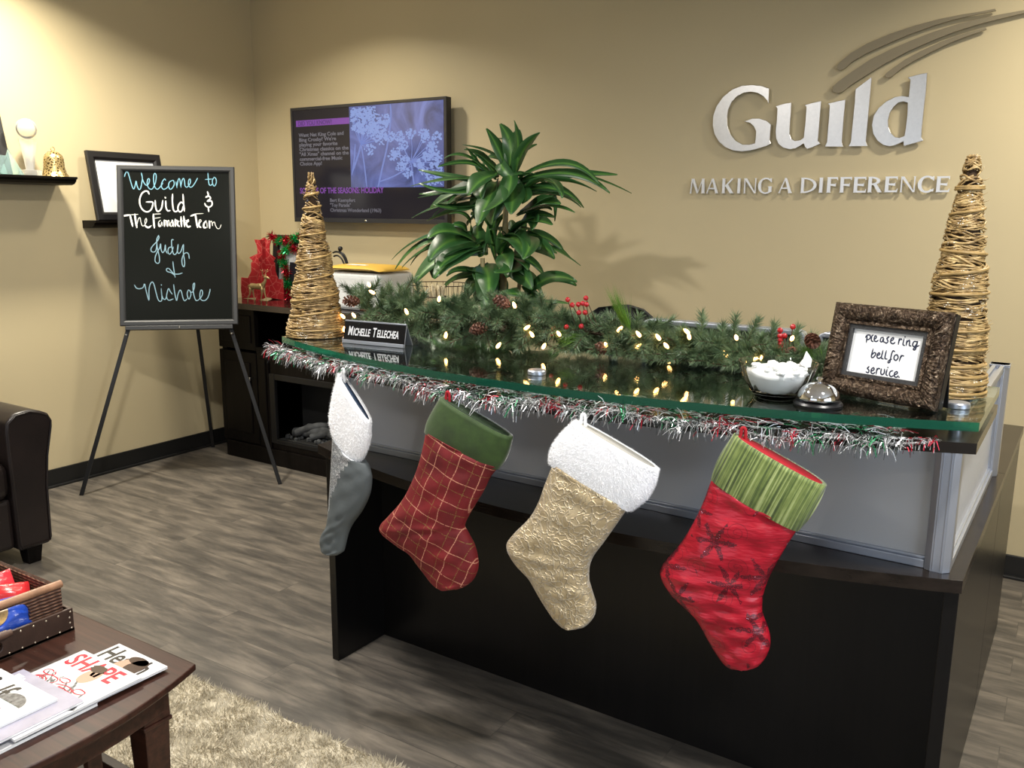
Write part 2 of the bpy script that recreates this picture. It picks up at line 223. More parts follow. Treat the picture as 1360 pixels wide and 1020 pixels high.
CHALK = {"welcome":[[[-0.26,0.7879],[-0.2544,0.8049],[-0.2474,0.8157],[-0.2398,0.8031],[-0.2306,0.765],[-0.2214,0.7332],[-0.2148,0.7227],[-0.2081,0.7398],[-0.2027,0.7654],[-0.1992,0.7442],[-0.1909,0.7222],[-0.1817,0.7252],[-0.1742,0.7573],[-0.1712,0.7828],[-0.1758,0.8092]],[[-0.1714,0.7764],[-0.163,0.7553],[-0.1505,0.7427],[-0.139,0.7556],[-0.1354,0.7748],[-0.1433,0.7769],[-0.1478,0.7555],[-0.1435,0.7342],[-0.1325,0.7229],[-0.1216,0.726],[-0.109,0.7496],[-0.1023,0.7796],[-0.1027,0.8009],[-0.1097,0.8072],[-0.115,0.7879],[-0.1142,0.7538],[-0.1074,0.7304],[-0.0964,0.7233],[-0.0832,0.735],[-0.0686,0.7566]],[[-0.055,0.7717],[-0.0613,0.7781],[-0.0738,0.7586],[-0.0767,0.7381],[-0.0682,0.7237],[-0.0544,0.7268],[-0.042,0.7398]],[[-0.0239,0.77],[-0.0362,0.7613],[-0.0407,0.742],[-0.0343,0.7241],[-0.0228,0.7294],[-0.0118,0.7509],[-0.0158,0.7701],[-0.0239,0.77]],[[-0.0026,0.7639],[0.0015,0.7318]],[[0.0026,0.7426],[0.0073,0.7705],[0.014,0.7813],[0.0185,0.7642],[0.0219,0.7351]],[[0.023,0.7471],[0.0276,0.7708],[0.036,0.7825],[0.0408,0.7645],[0.0424,0.7431],[0.0511,0.7355],[0.0619,0.7455],[0.0705,0.7628],[0.0684,0.7799],[0.0613,0.7712],[0.06,0.7476],[0.0699,0.7357],[0.0831,0.7436],[0.0979,0.7675],[0.1065,0.7848]],[[0.1604,0.8158],[0.1617,0.7835],[0.1651,0.7533],[0.1732,0.747],[0.1824,0.7557]],[[0.1464,0.7781],[0.183,0.7816]],[[0.1898,0.789],[0.182,0.7708],[0.1855,0.7493],[0.1936,0.7442],[0.2023,0.7625],[0.2007,0.7832],[0.1915,0.7917]]],"guild":[[[-0.1395,0.6972],[-0.146,0.7108],[-0.16,0.7115],[-0.1763,0.6977],[-0.1869,0.6678],[-0.1856,0.638],[-0.1741,0.6148],[-0.1544,0.6022],[-0.1342,0.6108],[-0.1236,0.6343],[-0.1232,0.6535],[-0.1533,0.6545]],[[-0.1098,0.6622],[-0.1088,0.6345],[-0.1022,0.6081],[-0.0893,0.6082],[-0.0776,0.6262],[-0.0716,0.6626]],[[-0.0567,0.6606],[-0.0566,0.6307],[-0.049,0.6094],[-0.0369,0.6103]],[[-0.0595,0.6806],[-0.0575,0.6768]],[[-0.0215,0.6973],[-0.0233,0.6566],[-0.0194,0.616],[-0.0095,0.6046],[0.0028,0.6098]],[[0.0312,0.6486],[0.02,0.6549],[0.0075,0.6398],[0.0038,0.6184],[0.0127,0.6035],[0.0251,0.6121],[0.0317,0.6357]],[[0.0311,0.6966],[0.0329,0.6486],[0.036,0.6079]],[[0.1559,0.7123],[0.1596,0.6929],[0.1462,0.6833],[0.1636,0.6886],[0.1702,0.6758],[0.1539,0.6618],[0.1745,0.6629],[0.1777,0.6422],[0.1622,0.6305],[0.1468,0.6368],[0.1409,0.6496]],[[0.158,0.6283],[0.16,0.6068]]],"team":[[[-0.2764,0.5788],[-0.2385,0.5858]],[[-0.2366,0.5846],[-0.2312,0.557],[-0.2251,0.5265]],[[-0.2126,0.589],[-0.2094,0.5529],[-0.2041,0.5199]],[[-0.1206,0.5896],[-0.1194,0.5535],[-0.117,0.5186]],[[-0.0948,0.5408],[-0.0927,0.528],[-0.0859,0.5272]],[[-0.0267,0.5583],[-0.0231,0.5412],[-0.0214,0.5275]],[[-0.0663,0.558],[-0.0662,0.5273]],[[-0.0531,0.5538],[-0.0508,0.5274]],[[-0.0113,0.5626],[-0.0113,0.5276]],[[0.0003,0.5542],[-0.0002,0.5349],[0.0081,0.5264]],[[0.0182,0.5757],[0.0195,0.5264]],[[0.0325,0.5792],[0.0353,0.5265]],[[0.0691,0.5824],[0.0917,0.5912]],[[0.0917,0.5899],[0.0951,0.559],[0.1003,0.5213]],[[0.144,0.555],[0.1334,0.5399],[0.133,0.5214],[0.1432,0.5206]],[[0.1612,0.5551],[0.1624,0.5185]],[[0.0544,0.5609],[0.0452,0.548],[0.0449,0.5351],[0.0527,0.5236],[0.0634,0.5267]],[[-0.1621,0.5277],[-0.1483,0.5193],[-0.1361,0.5257]],[[0.1112,0.5505],[0.1075,0.5312],[0.1166,0.5213]]],"team_thin":[[[-0.2385,0.5858],[-0.1966,0.5891]],[[-0.2039,0.5317],[-0.1952,0.5657],[-0.1871,0.57],[-0.1836,0.5488],[-0.1768,0.5285],[-0.166,0.5311],[-0.1547,0.5532],[-0.1572,0.5681],[-0.1635,0.5532],[-0.1621,0.5277]],[[-0.1483,0.5193],[-0.1312,0.53]],[[-0.1206,0.5905],[-0.0844,0.592]],[[-0.1171,0.5679],[-0.0861,0.5728]],[[-0.0852,0.5579],[-0.0946,0.5493],[-0.0957,0.5365],[-0.0859,0.5272],[-0.0794,0.5494],[-0.077,0.5281]],[[-0.0665,0.5495],[-0.0582,0.5581],[-0.0545,0.5274]],[[-0.0503,0.5496],[-0.0437,0.5582],[-0.0404,0.5274],[-0.036,0.5411],[-0.0268,0.5574]],[[-0.036,0.5411],[-0.0347,0.5262],[-0.0274,0.5305],[-0.022,0.554]],[[-0.0116,0.5498],[-0.0032,0.561],[-0.002,0.5413],[0.0055,0.5533],[0.0003,0.5563]],[[0.0104,0.5534],[0.047,0.5587]],[[0.0451,0.5437],[0.0571,0.5545],[0.0524,0.5622]],[[0.0898,0.5933],[0.1311,0.5958]],[[0.1069,0.5419],[0.1203,0.5549],[0.1139,0.5634],[0.1079,0.5505]],[[0.148,0.5507],[0.1506,0.5206]],[[0.1631,0.5465],[0.1727,0.5552],[0.177,0.5294],[0.1773,0.5423],[0.187,0.5509],[0.1934,0.5294],[0.2038,0.5144],[0.215,0.5188],[0.2216,0.536]]],"judy":[[[-0.0968,0.4779],[-0.1047,0.4619],[-0.107,0.444],[-0.1041,0.4081],[-0.0956,0.3641],[-0.0963,0.3362],[-0.1058,0.3291],[-0.1169,0.3402],[-0.1156,0.3642],[-0.1044,0.3921],[-0.0927,0.412],[-0.0876,0.434],[-0.0864,0.4041],[-0.0782,0.3861],[-0.0684,0.4001],[-0.064,0.428],[-0.0628,0.4001],[-0.0556,0.3821]],[[-0.0968,0.4779],[-0.0953,0.464],[-0.1051,0.446],[-0.1224,0.428],[-0.136,0.408],[-0.1337,0.3921],[-0.1195,0.3901],[-0.1098,0.4041],[-0.1063,0.44]],[[-0.0321,0.4161],[-0.0466,0.4121],[-0.0516,0.3921],[-0.0444,0.3773],[-0.0319,0.3921],[-0.0246,0.4161]],[[-0.0229,0.4541],[-0.0313,0.4541],[-0.0325,0.4321],[-0.0298,0.4041],[-0.0235,0.378],[-0.0121,0.3792],[-0.0029,0.4001],[0.0004,0.4301],[-0.0041,0.4001],[0.0001,0.382],[0.0128,0.3912],[0.027,0.4301],[0.0259,0.384],[0.0313,0.3359],[0.0281,0.3118],[0.0195,0.3199],[0.0175,0.3479],[0.0265,0.376],[0.0431,0.386],[0.0524,0.376],[0.0546,0.3551]],[[-0.0282,0.338],[-0.0252,0.304],[-0.0188,0.256]],[[-0.0212,0.266],[-0.039,0.2801],[-0.0578,0.2862],[-0.0613,0.2994],[-0.0499,0.3021],[-0.0369,0.2881],[-0.024,0.274],[-0.0013,0.2719],[0.0178,0.2778]],[[-0.2226,0.2155],[-0.2136,0.1996],[-0.1969,0.1955],[-0.1799,0.2033],[-0.1728,0.2211],[-0.1654,0.1853],[-0.1526,0.1335],[-0.1515,0.1851],[-0.1452,0.2169],[-0.1343,0.2308],[-0.1253,0.2168],[-0.1168,0.1769],[-0.1064,0.137],[-0.0953,0.1281],[-0.0875,0.1408],[-0.09,0.1966]],[[-0.09,0.1966],[-0.0881,0.1647],[-0.0818,0.1427],[-0.0706,0.1386],[-0.0637,0.1565]],[[-0.0895,0.2165],[-0.0881,0.2133]],[[-0.0359,0.1662],[-0.0451,0.1803],[-0.053,0.1955],[-0.0603,0.1764],[-0.0639,0.1505],[-0.0537,0.1336],[-0.0309,0.1402]],[[-0.0272,0.2161],[-0.0242,0.1841],[-0.0186,0.1481],[-0.0133,0.132],[-0.0068,0.1639],[0.0043,0.187],[0.0116,0.1758],[0.0174,0.1477],[0.0258,0.1296],[0.0382,0.1395]],[[0.0461,0.1875],[0.04,0.1675],[0.044,0.1434],[0.0507,0.1402],[0.0589,0.1633],[0.0544,0.1814],[0.0461,0.1875]],[[0.0543,0.1794],[0.0668,0.1753],[0.0769,0.1993],[0.0782,0.2233],[0.0715,0.2154],[0.0709,0.1873],[0.0747,0.1552],[0.0837,0.131],[0.0963,0.1329]],[[0.0963,0.1329],[0.1141,0.1548],[0.1184,0.1748],[0.1129,0.1869],[0.1061,0.1749],[0.1043,0.1468],[0.1135,0.1319],[0.1296,0.1305],[0.1453,0.1472],[0.1549,0.1785],[0.1571,0.1906]]]}
SIGN = {"O":[4.1462,-2.1119,1.09],"u":[0.94832,-0.3173,0.0],"n":[-0.31037,-0.9276,0.20791]}
SIGNTXT = [[[-0.0425,0.1135],[-0.0433,0.1271]],[[-0.0464,0.1233],[-0.0435,0.1282],[-0.0379,0.1288],[-0.036,0.1236],[-0.0392,0.1199],[-0.0424,0.1201]],[[-0.0313,0.1299],[-0.0335,0.1269],[-0.0326,0.1188],[-0.0286,0.1168]],[[-0.0272,0.1206],[-0.0234,0.126],[-0.0257,0.1292],[-0.0275,0.1255],[-0.0262,0.1189],[-0.0214,0.1179],[-0.0187,0.1205]],[[-0.0094,0.1277],[-0.0135,0.1259],[-0.0139,0.1197],[-0.0099,0.1186],[-0.0083,0.1265],[-0.0073,0.1198],[-0.0042,0.1182]],[[-0.0018,0.1266],[0.0023,0.1304],[-0.0008,0.1253],[0.0021,0.1214],[-0.0005,0.117],[-0.0038,0.1183]],[[0.0069,0.1216],[0.0121,0.1262],[0.011,0.1297],[0.0076,0.1263],[0.0079,0.1197],[0.0132,0.1174],[0.0167,0.1205]],[[0.0238,0.129],[0.0241,0.1177]],[[0.024,0.1237],[0.0266,0.1289],[0.0292,0.1273]],[[0.0332,0.1294],[0.0333,0.1188],[0.0367,0.117]],[[0.0343,0.1342],[0.0346,0.1333]],[[0.0396,0.1275],[0.04,0.1177]],[[0.0396,0.1229],[0.0441,0.1284],[0.0456,0.1243],[0.0462,0.1185],[0.0497,0.1173]],[[0.0592,0.1273],[0.0538,0.1266],[0.0525,0.1199],[0.0564,0.1169],[0.0601,0.1228],[0.0604,0.1287],[0.0601,0.115],[0.0583,0.1108],[0.0554,0.1121],[0.0586,0.1161],[0.065,0.1202]],[[-0.0255,0.102],[-0.0262,0.0883],[-0.024,0.0845],[-0.0203,0.087],[-0.0178,0.0935],[-0.0219,0.095],[-0.0248,0.0905]],[[-0.0148,0.0898],[-0.0096,0.0932],[-0.0116,0.0963],[-0.0144,0.0926],[-0.0138,0.0865],[-0.0093,0.0849],[-0.0064,0.088]],[[-0.0044,0.102],[-0.0048,0.0871],[-0.0006,0.085]],[[0.0025,0.1022],[0.0025,0.0874],[0.007,0.0858]],[[0.0197,0.1025],[0.0161,0.1036],[0.0145,0.0978],[0.0142,0.0857],[0.014,0.0803],[0.0108,0.0789],[0.0113,0.0833],[0.0165,0.0867]],[[0.026,0.0973],[0.0213,0.0947],[0.0213,0.088],[0.0259,0.0857],[0.029,0.0917],[0.026,0.097]],[[0.034,0.097],[0.0327,0.0853]],[[0.0335,0.0917],[0.0359,0.0964],[0.0393,0.0963]],[[-0.03,0.0618],[-0.0268,0.0657],[-0.0288,0.0613],[-0.0253,0.0581],[-0.0261,0.0532],[-0.0306,0.0542]],[[-0.0198,0.0571],[-0.015,0.0613],[-0.0171,0.0648],[-0.0206,0.0611],[-0.0199,0.0544],[-0.0153,0.0528],[-0.0122,0.056]],[[-0.0093,0.0648],[-0.009,0.0531]],[[-0.0093,0.0597],[-0.0065,0.0649],[-0.0033,0.0643]],[[-0.0002,0.0648],[0.0001,0.0567],[0.0035,0.0536],[0.0071,0.0578],[0.0063,0.0651]],[[0.0115,0.0652],[0.0114,0.0557],[0.0147,0.0533]],[[0.0122,0.0698],[0.0125,0.0691]],[[0.0234,0.0645],[0.019,0.0623],[0.0182,0.0561],[0.0224,0.0525],[0.0266,0.0554]],[[0.029,0.0571],[0.0336,0.0611],[0.0316,0.0641],[0.0282,0.0609],[0.0289,0.0544],[0.0333,0.0528],[0.0362,0.0562]],[[0.0381,0.0542],[0.0388,0.0535]]]
ST1 = {"O":[2.78,-2.2952,0.0],"u":[0.99273,-0.12033,0.0],"n":[-0.12033,-0.99273,0.0],"cuff":[[0.0937,1.044,0.2125,0.9305],[0.0713,0.9767,0.2016,0.8777],[0.0574,0.9138,0.1752,0.8319],[0.0661,0.8732,0.1509,0.8049]],"body":[[0.0664,0.8797,0.1559,0.8123],[0.0615,0.8399,0.1885,0.8186],[0.0566,0.7997,0.2024,0.7992],[0.0499,0.7455,0.2071,0.7779],[0.0448,0.7044,0.1973,0.7344],[0.037,0.6487,0.1667,0.6841],[0.0279,0.6091,0.135,0.6484],[0.0026,0.5754,0.1166,0.6241],[-0.0049,0.5527,0.1038,0.5974],[0.0001,0.5296,0.0904,0.5602],[0.0183,0.524,0.0818,0.5457],[0.0388,0.5253,0.0633,0.5326]]}
ST2 = {"O":[3.25,-2.3854,0.0],"u":[0.99499,0.1,0.0],"n":[0.1,-0.99499,0.0],"cuff":[[0.0153,1.0424,0.1979,0.9682],[-0.0022,1.0088,0.1881,0.9409],[-0.0186,0.9789,0.1764,0.912],[-0.0293,0.9561,0.1652,0.8906]],"body":[[-0.0221,0.9615,0.1706,0.8975],[-0.0255,0.9498,0.1616,0.8907],[-0.0393,0.8936,0.1424,0.8685],[-0.06,0.8385,0.1223,0.829],[-0.0913,0.7806,0.0975,0.7881],[-0.1334,0.7317,0.0767,0.7501],[-0.16,0.7016,0.0741,0.7351],[-0.1535,0.6808,0.0829,0.7222],[-0.1143,0.661,0.0993,0.6962],[-0.0768,0.645,0.1094,0.6631],[-0.0468,0.6144,0.1094,0.6397],[-0.0169,0.5871,0.0992,0.6141],[0.0063,0.5737,0.0845,0.5962],[0.0293,0.5708,0.0587,0.58]]}
ST3 = {"O":[3.72,-2.3814,0.0],"u":[0.98872,0.14981,0.0],"n":[0.14981,-0.98872,0.0],"cuff":[[-0.1004,1.0382,0.0787,0.955],[-0.1294,1.0038,0.0679,0.9229],[-0.1499,0.9681,0.052,0.8908],[-0.1564,0.9415,0.0244,0.8599]],"body":[[-0.1468,0.9453,0.0206,0.8685],[-0.1528,0.9238,0.0087,0.8489],[-0.1647,0.8909,-0.0081,0.8206],[-0.1776,0.8522,-0.0325,0.7802],[-0.1991,0.8116,-0.0514,0.7507],[-0.2422,0.7614,-0.0608,0.7279],[-0.2517,0.7368,-0.063,0.7115],[-0.2344,0.7067,-0.0624,0.6902],[-0.203,0.6793,-0.0583,0.6749],[-0.183,0.651,-0.0509,0.6548],[-0.1601,0.6167,-0.045,0.6344],[-0.1347,0.5886,-0.0496,0.6091],[-0.1125,0.5756,-0.063,0.5899],[-0.0933,0.5741,-0.0799,0.5781]]}
ST4 = {"O":[4.06,-2.3201,0.0],"u":[0.9798,0.19996,0.0],"n":[0.19996,-0.9798,0.0],"cuff":[[-0.1239,1.0452,0.0502,0.9618],[-0.1399,1.0091,0.0362,0.9272],[-0.1525,0.9783,0.0218,0.8963],[-0.1623,0.9513,0.007,0.8676]],"body":[[-0.1584,0.9561,0.0074,0.8757],[-0.1642,0.9391,-0.0011,0.8584],[-0.1774,0.8937,-0.0148,0.8295],[-0.1961,0.8469,-0.0297,0.7945],[-0.218,0.8043,-0.0424,0.7594],[-0.2483,0.7597,-0.0492,0.7305],[-0.2528,0.7348,-0.0506,0.7135],[-0.2351,0.7042,-0.0498,0.6912],[-0.2069,0.6801,-0.0447,0.6753],[-0.1789,0.6562,-0.0358,0.6544],[-0.1587,0.6251,-0.0304,0.6327],[-0.1385,0.5941,-0.0325,0.6095],[-0.1132,0.5653,-0.0442,0.5842],[-0.0865,0.5569,-0.066,0.5623]]}
LEAVES = [[[2.399,-0.78,1.627],[2.359,-0.784,1.729],[2.3,-0.787,1.802],0.0362],[[2.409,-0.78,1.618],[2.415,-0.751,1.737],[2.428,-0.732,1.797],0.0525],[[2.44,-0.78,1.618],[2.506,-0.839,1.72],[2.617,-0.878,1.766],0.038],[[2.352,-0.78,1.627],[2.291,-0.793,1.688],[2.217,-0.801,1.711],0.0362],[[2.325,-0.78,1.619],[2.204,-0.712,1.659],[2.114,-0.667,1.681],0.0235],[[2.368,-0.78,1.61],[2.35,-0.908,1.606],[2.353,-0.994,1.521],0.0652],[[2.42,-0.78,1.576],[2.537,-0.934,1.521],[2.585,-1.036,1.449],0.0706],[[2.347,-0.78,1.585],[2.428,-0.916,1.489],[2.479,-1.007,1.407],0.0652],[[2.304,-0.78,1.585],[2.199,-0.845,1.61],[1.967,-0.888,1.564],0.029],[[2.304,-0.78,1.568],[2.16,-0.807,1.56],[2.029,-0.826,1.473],0.0525],[[2.304,-0.78,1.577],[2.157,-0.848,1.537],[2.011,-0.893,1.515],0.0217],[[2.315,-0.78,1.525],[2.065,-0.786,1.499],[1.891,-0.79,1.426],0.0272],[[2.315,-0.78,1.481],[2.139,-0.764,1.472],[1.951,-0.753,1.414],0.0525],[[2.304,-0.78,1.62],[2.219,-0.842,1.729],[2.145,-0.883,1.676],0.0217],[[2.461,-0.78,1.584],[2.71,-0.755,1.663],[2.863,-0.738,1.534],0.0272],[[2.461,-0.78,1.567],[2.661,-0.767,1.614],[2.814,-0.758,1.54],0.038],[[2.471,-0.78,1.558],[2.714,-0.895,1.616],[2.778,-0.972,1.511],0.0344],[[2.462,-0.78,1.507],[2.642,-0.783,1.565],[2.759,-0.784,1.477],0.0344],[[2.462,-0.78,1.448],[2.602,-0.846,1.515],[2.723,-0.889,1.488],0.0561],[[2.452,-0.78,1.439],[2.621,-0.813,1.511],[2.759,-0.835,1.457],0.0235],[[2.422,-0.78,1.366],[2.55,-0.84,1.449],[2.682,-0.881,1.407],0.058],[[2.305,-0.78,1.455],[2.211,-0.754,1.446],[2.165,-0.737,1.396],0.0471],[[2.41,-0.78,1.576],[2.478,-0.808,1.62],[2.569,-0.826,1.61],0.0272],[[2.369,-0.78,1.351],[2.575,-0.927,1.367],[2.642,-1.025,1.281],0.0706],[[2.37,-0.78,1.281],[2.465,-0.846,1.269],[2.478,-0.889,1.189],0.0616],[[2.474,-0.78,1.354],[2.559,-0.736,1.385],[2.639,-0.707,1.298],0.038],[[2.495,-0.78,1.32],[2.628,-0.836,1.342],[2.692,-0.873,1.274],0.0435],[[2.24,-0.78,1.331],[2.16,-0.913,1.367],[2.155,-1.002,1.246],0.0706],[[2.262,-0.78,1.313],[2.105,-0.856,1.302],[1.998,-0.907,1.145],0.0797],[[2.262,-0.78,1.296],[2.206,-0.917,1.281],[2.184,-1.008,1.178],0.0706],[[2.206,-0.78,1.33],[1.9,-0.711,1.387],[1.683,-0.666,1.179],0.0344],[[2.173,-0.78,1.311],[1.949,-0.759,1.332],[1.844,-0.745,1.209],0.0398],[[2.284,-0.78,1.225],[2.409,-0.91,1.202],[2.452,-0.996,1.102],0.0706],[[2.273,-0.78,1.278],[2.199,-0.722,1.347],[2.184,-0.684,1.4],0.058],[[2.195,-0.78,1.365],[2.202,-0.821,1.41],[2.156,-0.848,1.397],0.029],[[2.284,-0.78,1.189],[2.201,-0.881,1.231],[2.206,-0.948,1.186],0.0254],[[2.262,-0.78,1.179],[2.103,-0.763,1.189],[2.021,-0.751,1.089],0.029],[[2.251,-0.78,1.169],[2.219,-0.783,1.132],[2.187,-0.785,1.07],0.0525],[[2.413,-0.78,1.212],[2.523,-0.824,1.211],[2.575,-0.853,1.142],0.0561],[[2.518,-0.78,1.121],[2.66,-0.853,1.235],[2.811,-0.901,1.189],0.038],[[2.412,-0.78,1.248],[2.517,-0.815,1.27],[2.544,-0.838,1.219],0.038],[[2.466,-0.78,1.1],[2.541,-0.802,1.115],[2.632,-0.816,1.031],0.0561],[[2.467,-0.78,1.065],[2.617,-0.843,1.101],[2.767,-0.886,1.099],0.0235],[[2.37,-0.78,1.272],[2.429,-0.839,1.354],[2.423,-0.878,1.388],0.0453],[[2.327,-0.78,1.315],[2.342,-0.804,1.386],[2.379,-0.82,1.464],0.0453],[[2.412,-0.78,1.318],[2.393,-0.719,1.386],[2.356,-0.679,1.421],0.0408],[[2.338,-0.78,1.209],[2.368,-0.777,1.148],[2.378,-0.775,1.068],0.0543]]
BULBS = [[2.754,-2.05,1.25],[2.765,-2.05,1.229],[2.648,-2.05,1.151],[2.692,-2.05,1.157],[2.652,-2.05,1.113],[2.891,-2.05,1.181],[3.006,-2.05,1.224],[3.028,-2.05,1.126],[3.237,-2.031,1.22],[3.272,-2.024,1.163],[3.285,-2.021,1.146],[3.194,-2.04,1.111],[3.318,-2.014,1.117],[3.357,-2.006,1.152],[3.48,-1.978,1.129],[3.512,-1.971,1.172],[3.56,-1.96,1.131],[3.607,-1.949,1.157],[3.627,-1.944,1.137],[3.638,-1.942,1.097],[3.674,-1.932,1.175],[3.68,-1.931,1.163],[3.769,-1.92,1.127],[3.794,-1.92,1.169],[3.851,-1.92,1.124],[3.925,-1.92,1.178],[3.559,-1.96,1.162]]
CONES = [[3.126,-2.04,1.15],[3.471,-1.969,1.113],[3.967,-1.91,1.176],[2.679,-2.04,1.197],[3.2,-2.028,1.224],[3.925,-1.91,1.14]]
BERRY = [[3.362,-1.971,1.237],[3.374,-1.968,1.224],[3.39,-1.965,1.226],[3.401,-1.962,1.229],[3.409,-1.96,1.243],[3.411,-1.96,1.227],[3.392,-1.964,1.205],[3.408,-1.961,1.206],[3.326,-1.979,1.159],[3.322,-1.98,1.146],[3.36,-1.971,1.166],[3.399,-1.963,1.17],[3.888,-1.89,1.19],[3.889,-1.89,1.177],[3.899,-1.89,1.178],[3.917,-1.89,1.201],[3.886,-1.89,1.146],[3.894,-1.89,1.149],[3.9,-1.89,1.142],[3.881,-1.89,1.139],[3.892,-1.89,1.158],[3.806,-1.89,1.056],[3.89,-1.89,1.167]]
SPRIGTIPS = [[2.566,-1.97,1.242],[2.646,-1.97,1.248],[2.756,-1.97,1.258],[2.727,-1.97,1.265],[2.856,-1.97,1.278],[2.923,-1.97,1.206],[2.99,-1.97,1.227],[3.042,-1.97,1.261],[3.11,-1.967,1.248],[3.154,-1.958,1.25],[3.222,-1.944,1.232],[3.255,-1.937,1.254],[3.285,-1.931,1.215],[3.347,-1.918,1.188],[3.408,-1.905,1.195],[3.524,-1.879,1.212],[3.502,-1.884,1.196],[3.619,-1.857,1.201],[3.676,-1.843,1.223],[3.731,-1.84,1.198],[3.764,-1.84,1.221],[3.825,-1.84,1.218],[3.862,-1.84,1.208],[3.919,-1.84,1.203],[3.952,-1.84,1.187],[3.972,-1.84,1.153],[2.881,-1.97,1.138],[3.093,-1.97,1.101],[2.989,-1.97,1.103],[3.181,-1.953,1.107],[2.796,-1.97,1.132],[3.308,-1.927,1.115],[3.37,-1.914,1.088],[3.471,-1.892,1.085],[3.549,-1.875,1.084],[3.68,-1.844,1.089],[3.736,-1.84,1.113],[3.813,-1.84,1.102],[3.705,-1.84,1.149],[3.224,-1.944,1.079],[3.983,-1.84,1.118],[2.59,-1.97,1.227],[2.622,-1.97,1.238],[2.676,-1.97,1.236],[2.703,-1.97,1.247],[2.735,-1.97,1.241],[2.776,-1.97,1.241],[2.805,-1.97,1.252],[2.83,-1.97,1.242],[2.872,-1.97,1.264],[2.899,-1.97,1.237],[2.963,-1.97,1.213],[3.021,-1.97,1.237],[3.082,-1.97,1.232],[3.128,-1.963,1.243],[3.192,-1.95,1.229],[3.205,-1.947,1.246],[3.239,-1.941,1.223]]
GREENTIPS = [[3.489,-1.964,1.255],[3.503,-1.961,1.241],[3.357,-1.994,1.137],[3.377,-1.99,1.129],[3.954,-1.91,1.157],[3.981,-1.91,1.145]]
# ================================================================== MATERIALS
def wall_mat():
    m, nt, b = newmat('khaki_wall_paint'); v = coord(nt)
    n = noise(nt, v, 1.2, 2); lk(nt, ramp(nt, n, [(.3, (.550, .460, .282)), (.7, (.582, .487, .300))]), b.inputs['Base Color'])
    b.inputs['Roughness'].default_value = .55; bump(nt, b, noise(nt, v, 260, 3), .12, .0015); return m
def floor_mat():
    m, nt, b = newmat('grey_oak_planks'); v = coord(nt)
    br = nt.nodes.new('ShaderNodeTexBrick'); lk(nt, v, br.inputs['Vector'])
    br.offset = .37; br.inputs['Scale'].default_value = 1; br.inputs['Brick Width'].default_value = 1.22; br.inputs['Row Height'].default_value = .15
    br.inputs['Mortar Size'].default_value = .0012; br.inputs['Mortar Smooth'].default_value = .2; br.inputs['Bias'].default_value = 0
    br.inputs['Color1'].default_value = (.0, .0, .0, 1); br.inputs['Color2'].default_value = (1, 1, 1, 1); br.inputs['Mortar'].default_value = (.5, .5, .5, 1)
    # shift the grain from plank to plank
    sh = nt.nodes.new('ShaderNodeVectorMath'); sh.operation = 'MULTIPLY_ADD'; lk(nt, br.outputs['Color'], sh.inputs[0]); sh.inputs[1].default_value = (3.1, 7.7, 0); lk(nt, v, sh.inputs[2])
    mp = nt.nodes.new('ShaderNodeMapping'); mp.inputs['Scale'].default_value = (1.3, 7, 1); lk(nt, sh.outputs[0], mp.inputs[0])
    g1 = noise(nt, mp.outputs[0], 2.6, 6, .6, .35)
    mp2 = nt.nodes.new('ShaderNodeMapping'); mp2.inputs['Scale'].default_value = (3, 70, 1); lk(nt, sh.outputs[0], mp2.inputs[0])
    g2 = noise(nt, mp2.outputs[0], 4, 3, .6)
    c1 = ramp(nt, g1, [(.28, (.040, .035, .030)), (.45, (.092, .080, .066)), (.58, (.160, .137, .110)), (.76, (.275, .235, .185))])
    c2 = mix(nt, math_(nt, 'MULTIPLY', g2, .35), c1, (.09, .085, .08))
    c3 = mix(nt, math_(nt, 'MULTIPLY', br.outputs['Fac'], .6), c2, (.05, .045, .04))
    lk(nt, c3, b.inputs['Base Color']); b.inputs['Roughness'].default_value = .42
    bump(nt, b, g2, .12, .001); return m
def darkwood(name, base=(.012, .0085, .007), rough=.28, var=.5, axis='x', spec=.35):
    m, nt, b = newmat(name); s = {'x': (2, 40, 40), 'y': (40, 2, 40), 'z': (40, 40, 2)}[axis]
    n = noise(nt, coord(nt, s), 1.5, 5, .6, .4)
    lk(nt, ramp(nt, n, [(.3, tuple(c * (1 - var) for c in base)), (.7, tuple(c * (1 + var) for c in base))]), b.inputs['Base Color'])
    b.inputs['Roughness'].default_value = rough; b.inputs['Specular IOR Level'].default_value = spec; return m
M = {}
M['wall'] = wall_mat(); M['floor'] = floor_mat()
M['ceiling'] = mat('ceiling_tile', (.72, .70, .65), .9, bmp=.3, bscale=120)
M['baseboard'] = mat('black_rubber_base', (.010, .010, .010), .4)
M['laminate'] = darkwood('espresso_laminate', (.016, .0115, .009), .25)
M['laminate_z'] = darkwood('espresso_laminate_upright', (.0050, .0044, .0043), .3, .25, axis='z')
M['espresso'] = darkwood('espresso_wood', (.0045, .0034, .0030), .42, axis='z', spec=.15)
M['tablewood'] = darkwood('dark_cherry_wood', (.042, .0155, .010), .38)
M['black'] = mat('black_plastic', (.008, .008, .009), .35)
M['blackmetal'] = mat('black_metal', (.012, .012, .013), .38, .3)
M['chrome'] = mat('chrome', (.85, .85, .87), .06, 1)
M['silver'] = mat('silver_aluminium', (.47, .50, .57), .35, .8, bmp=.05, bscale=300)
M['brushed'] = mat('brushed_aluminium', (.70, .69, .68), .34, 1, var=.04, vscale=80)
M['satin'] = mat('satin_aluminium', (.84, .84, .85), .42, .7)
M['taupe'] = mat('taupe_painted_metal', (.27, .225, .145), .5, .1)
M['gold'] = mat('gold_metal', (.62, .42, .13), .3, .9, bmp=.2, bscale=200)
M['white'] = mat('white_plastic', (.78, .77, .74), .4)
M['paper'] = mat('white_paper', (.86, .87, .88), .5)
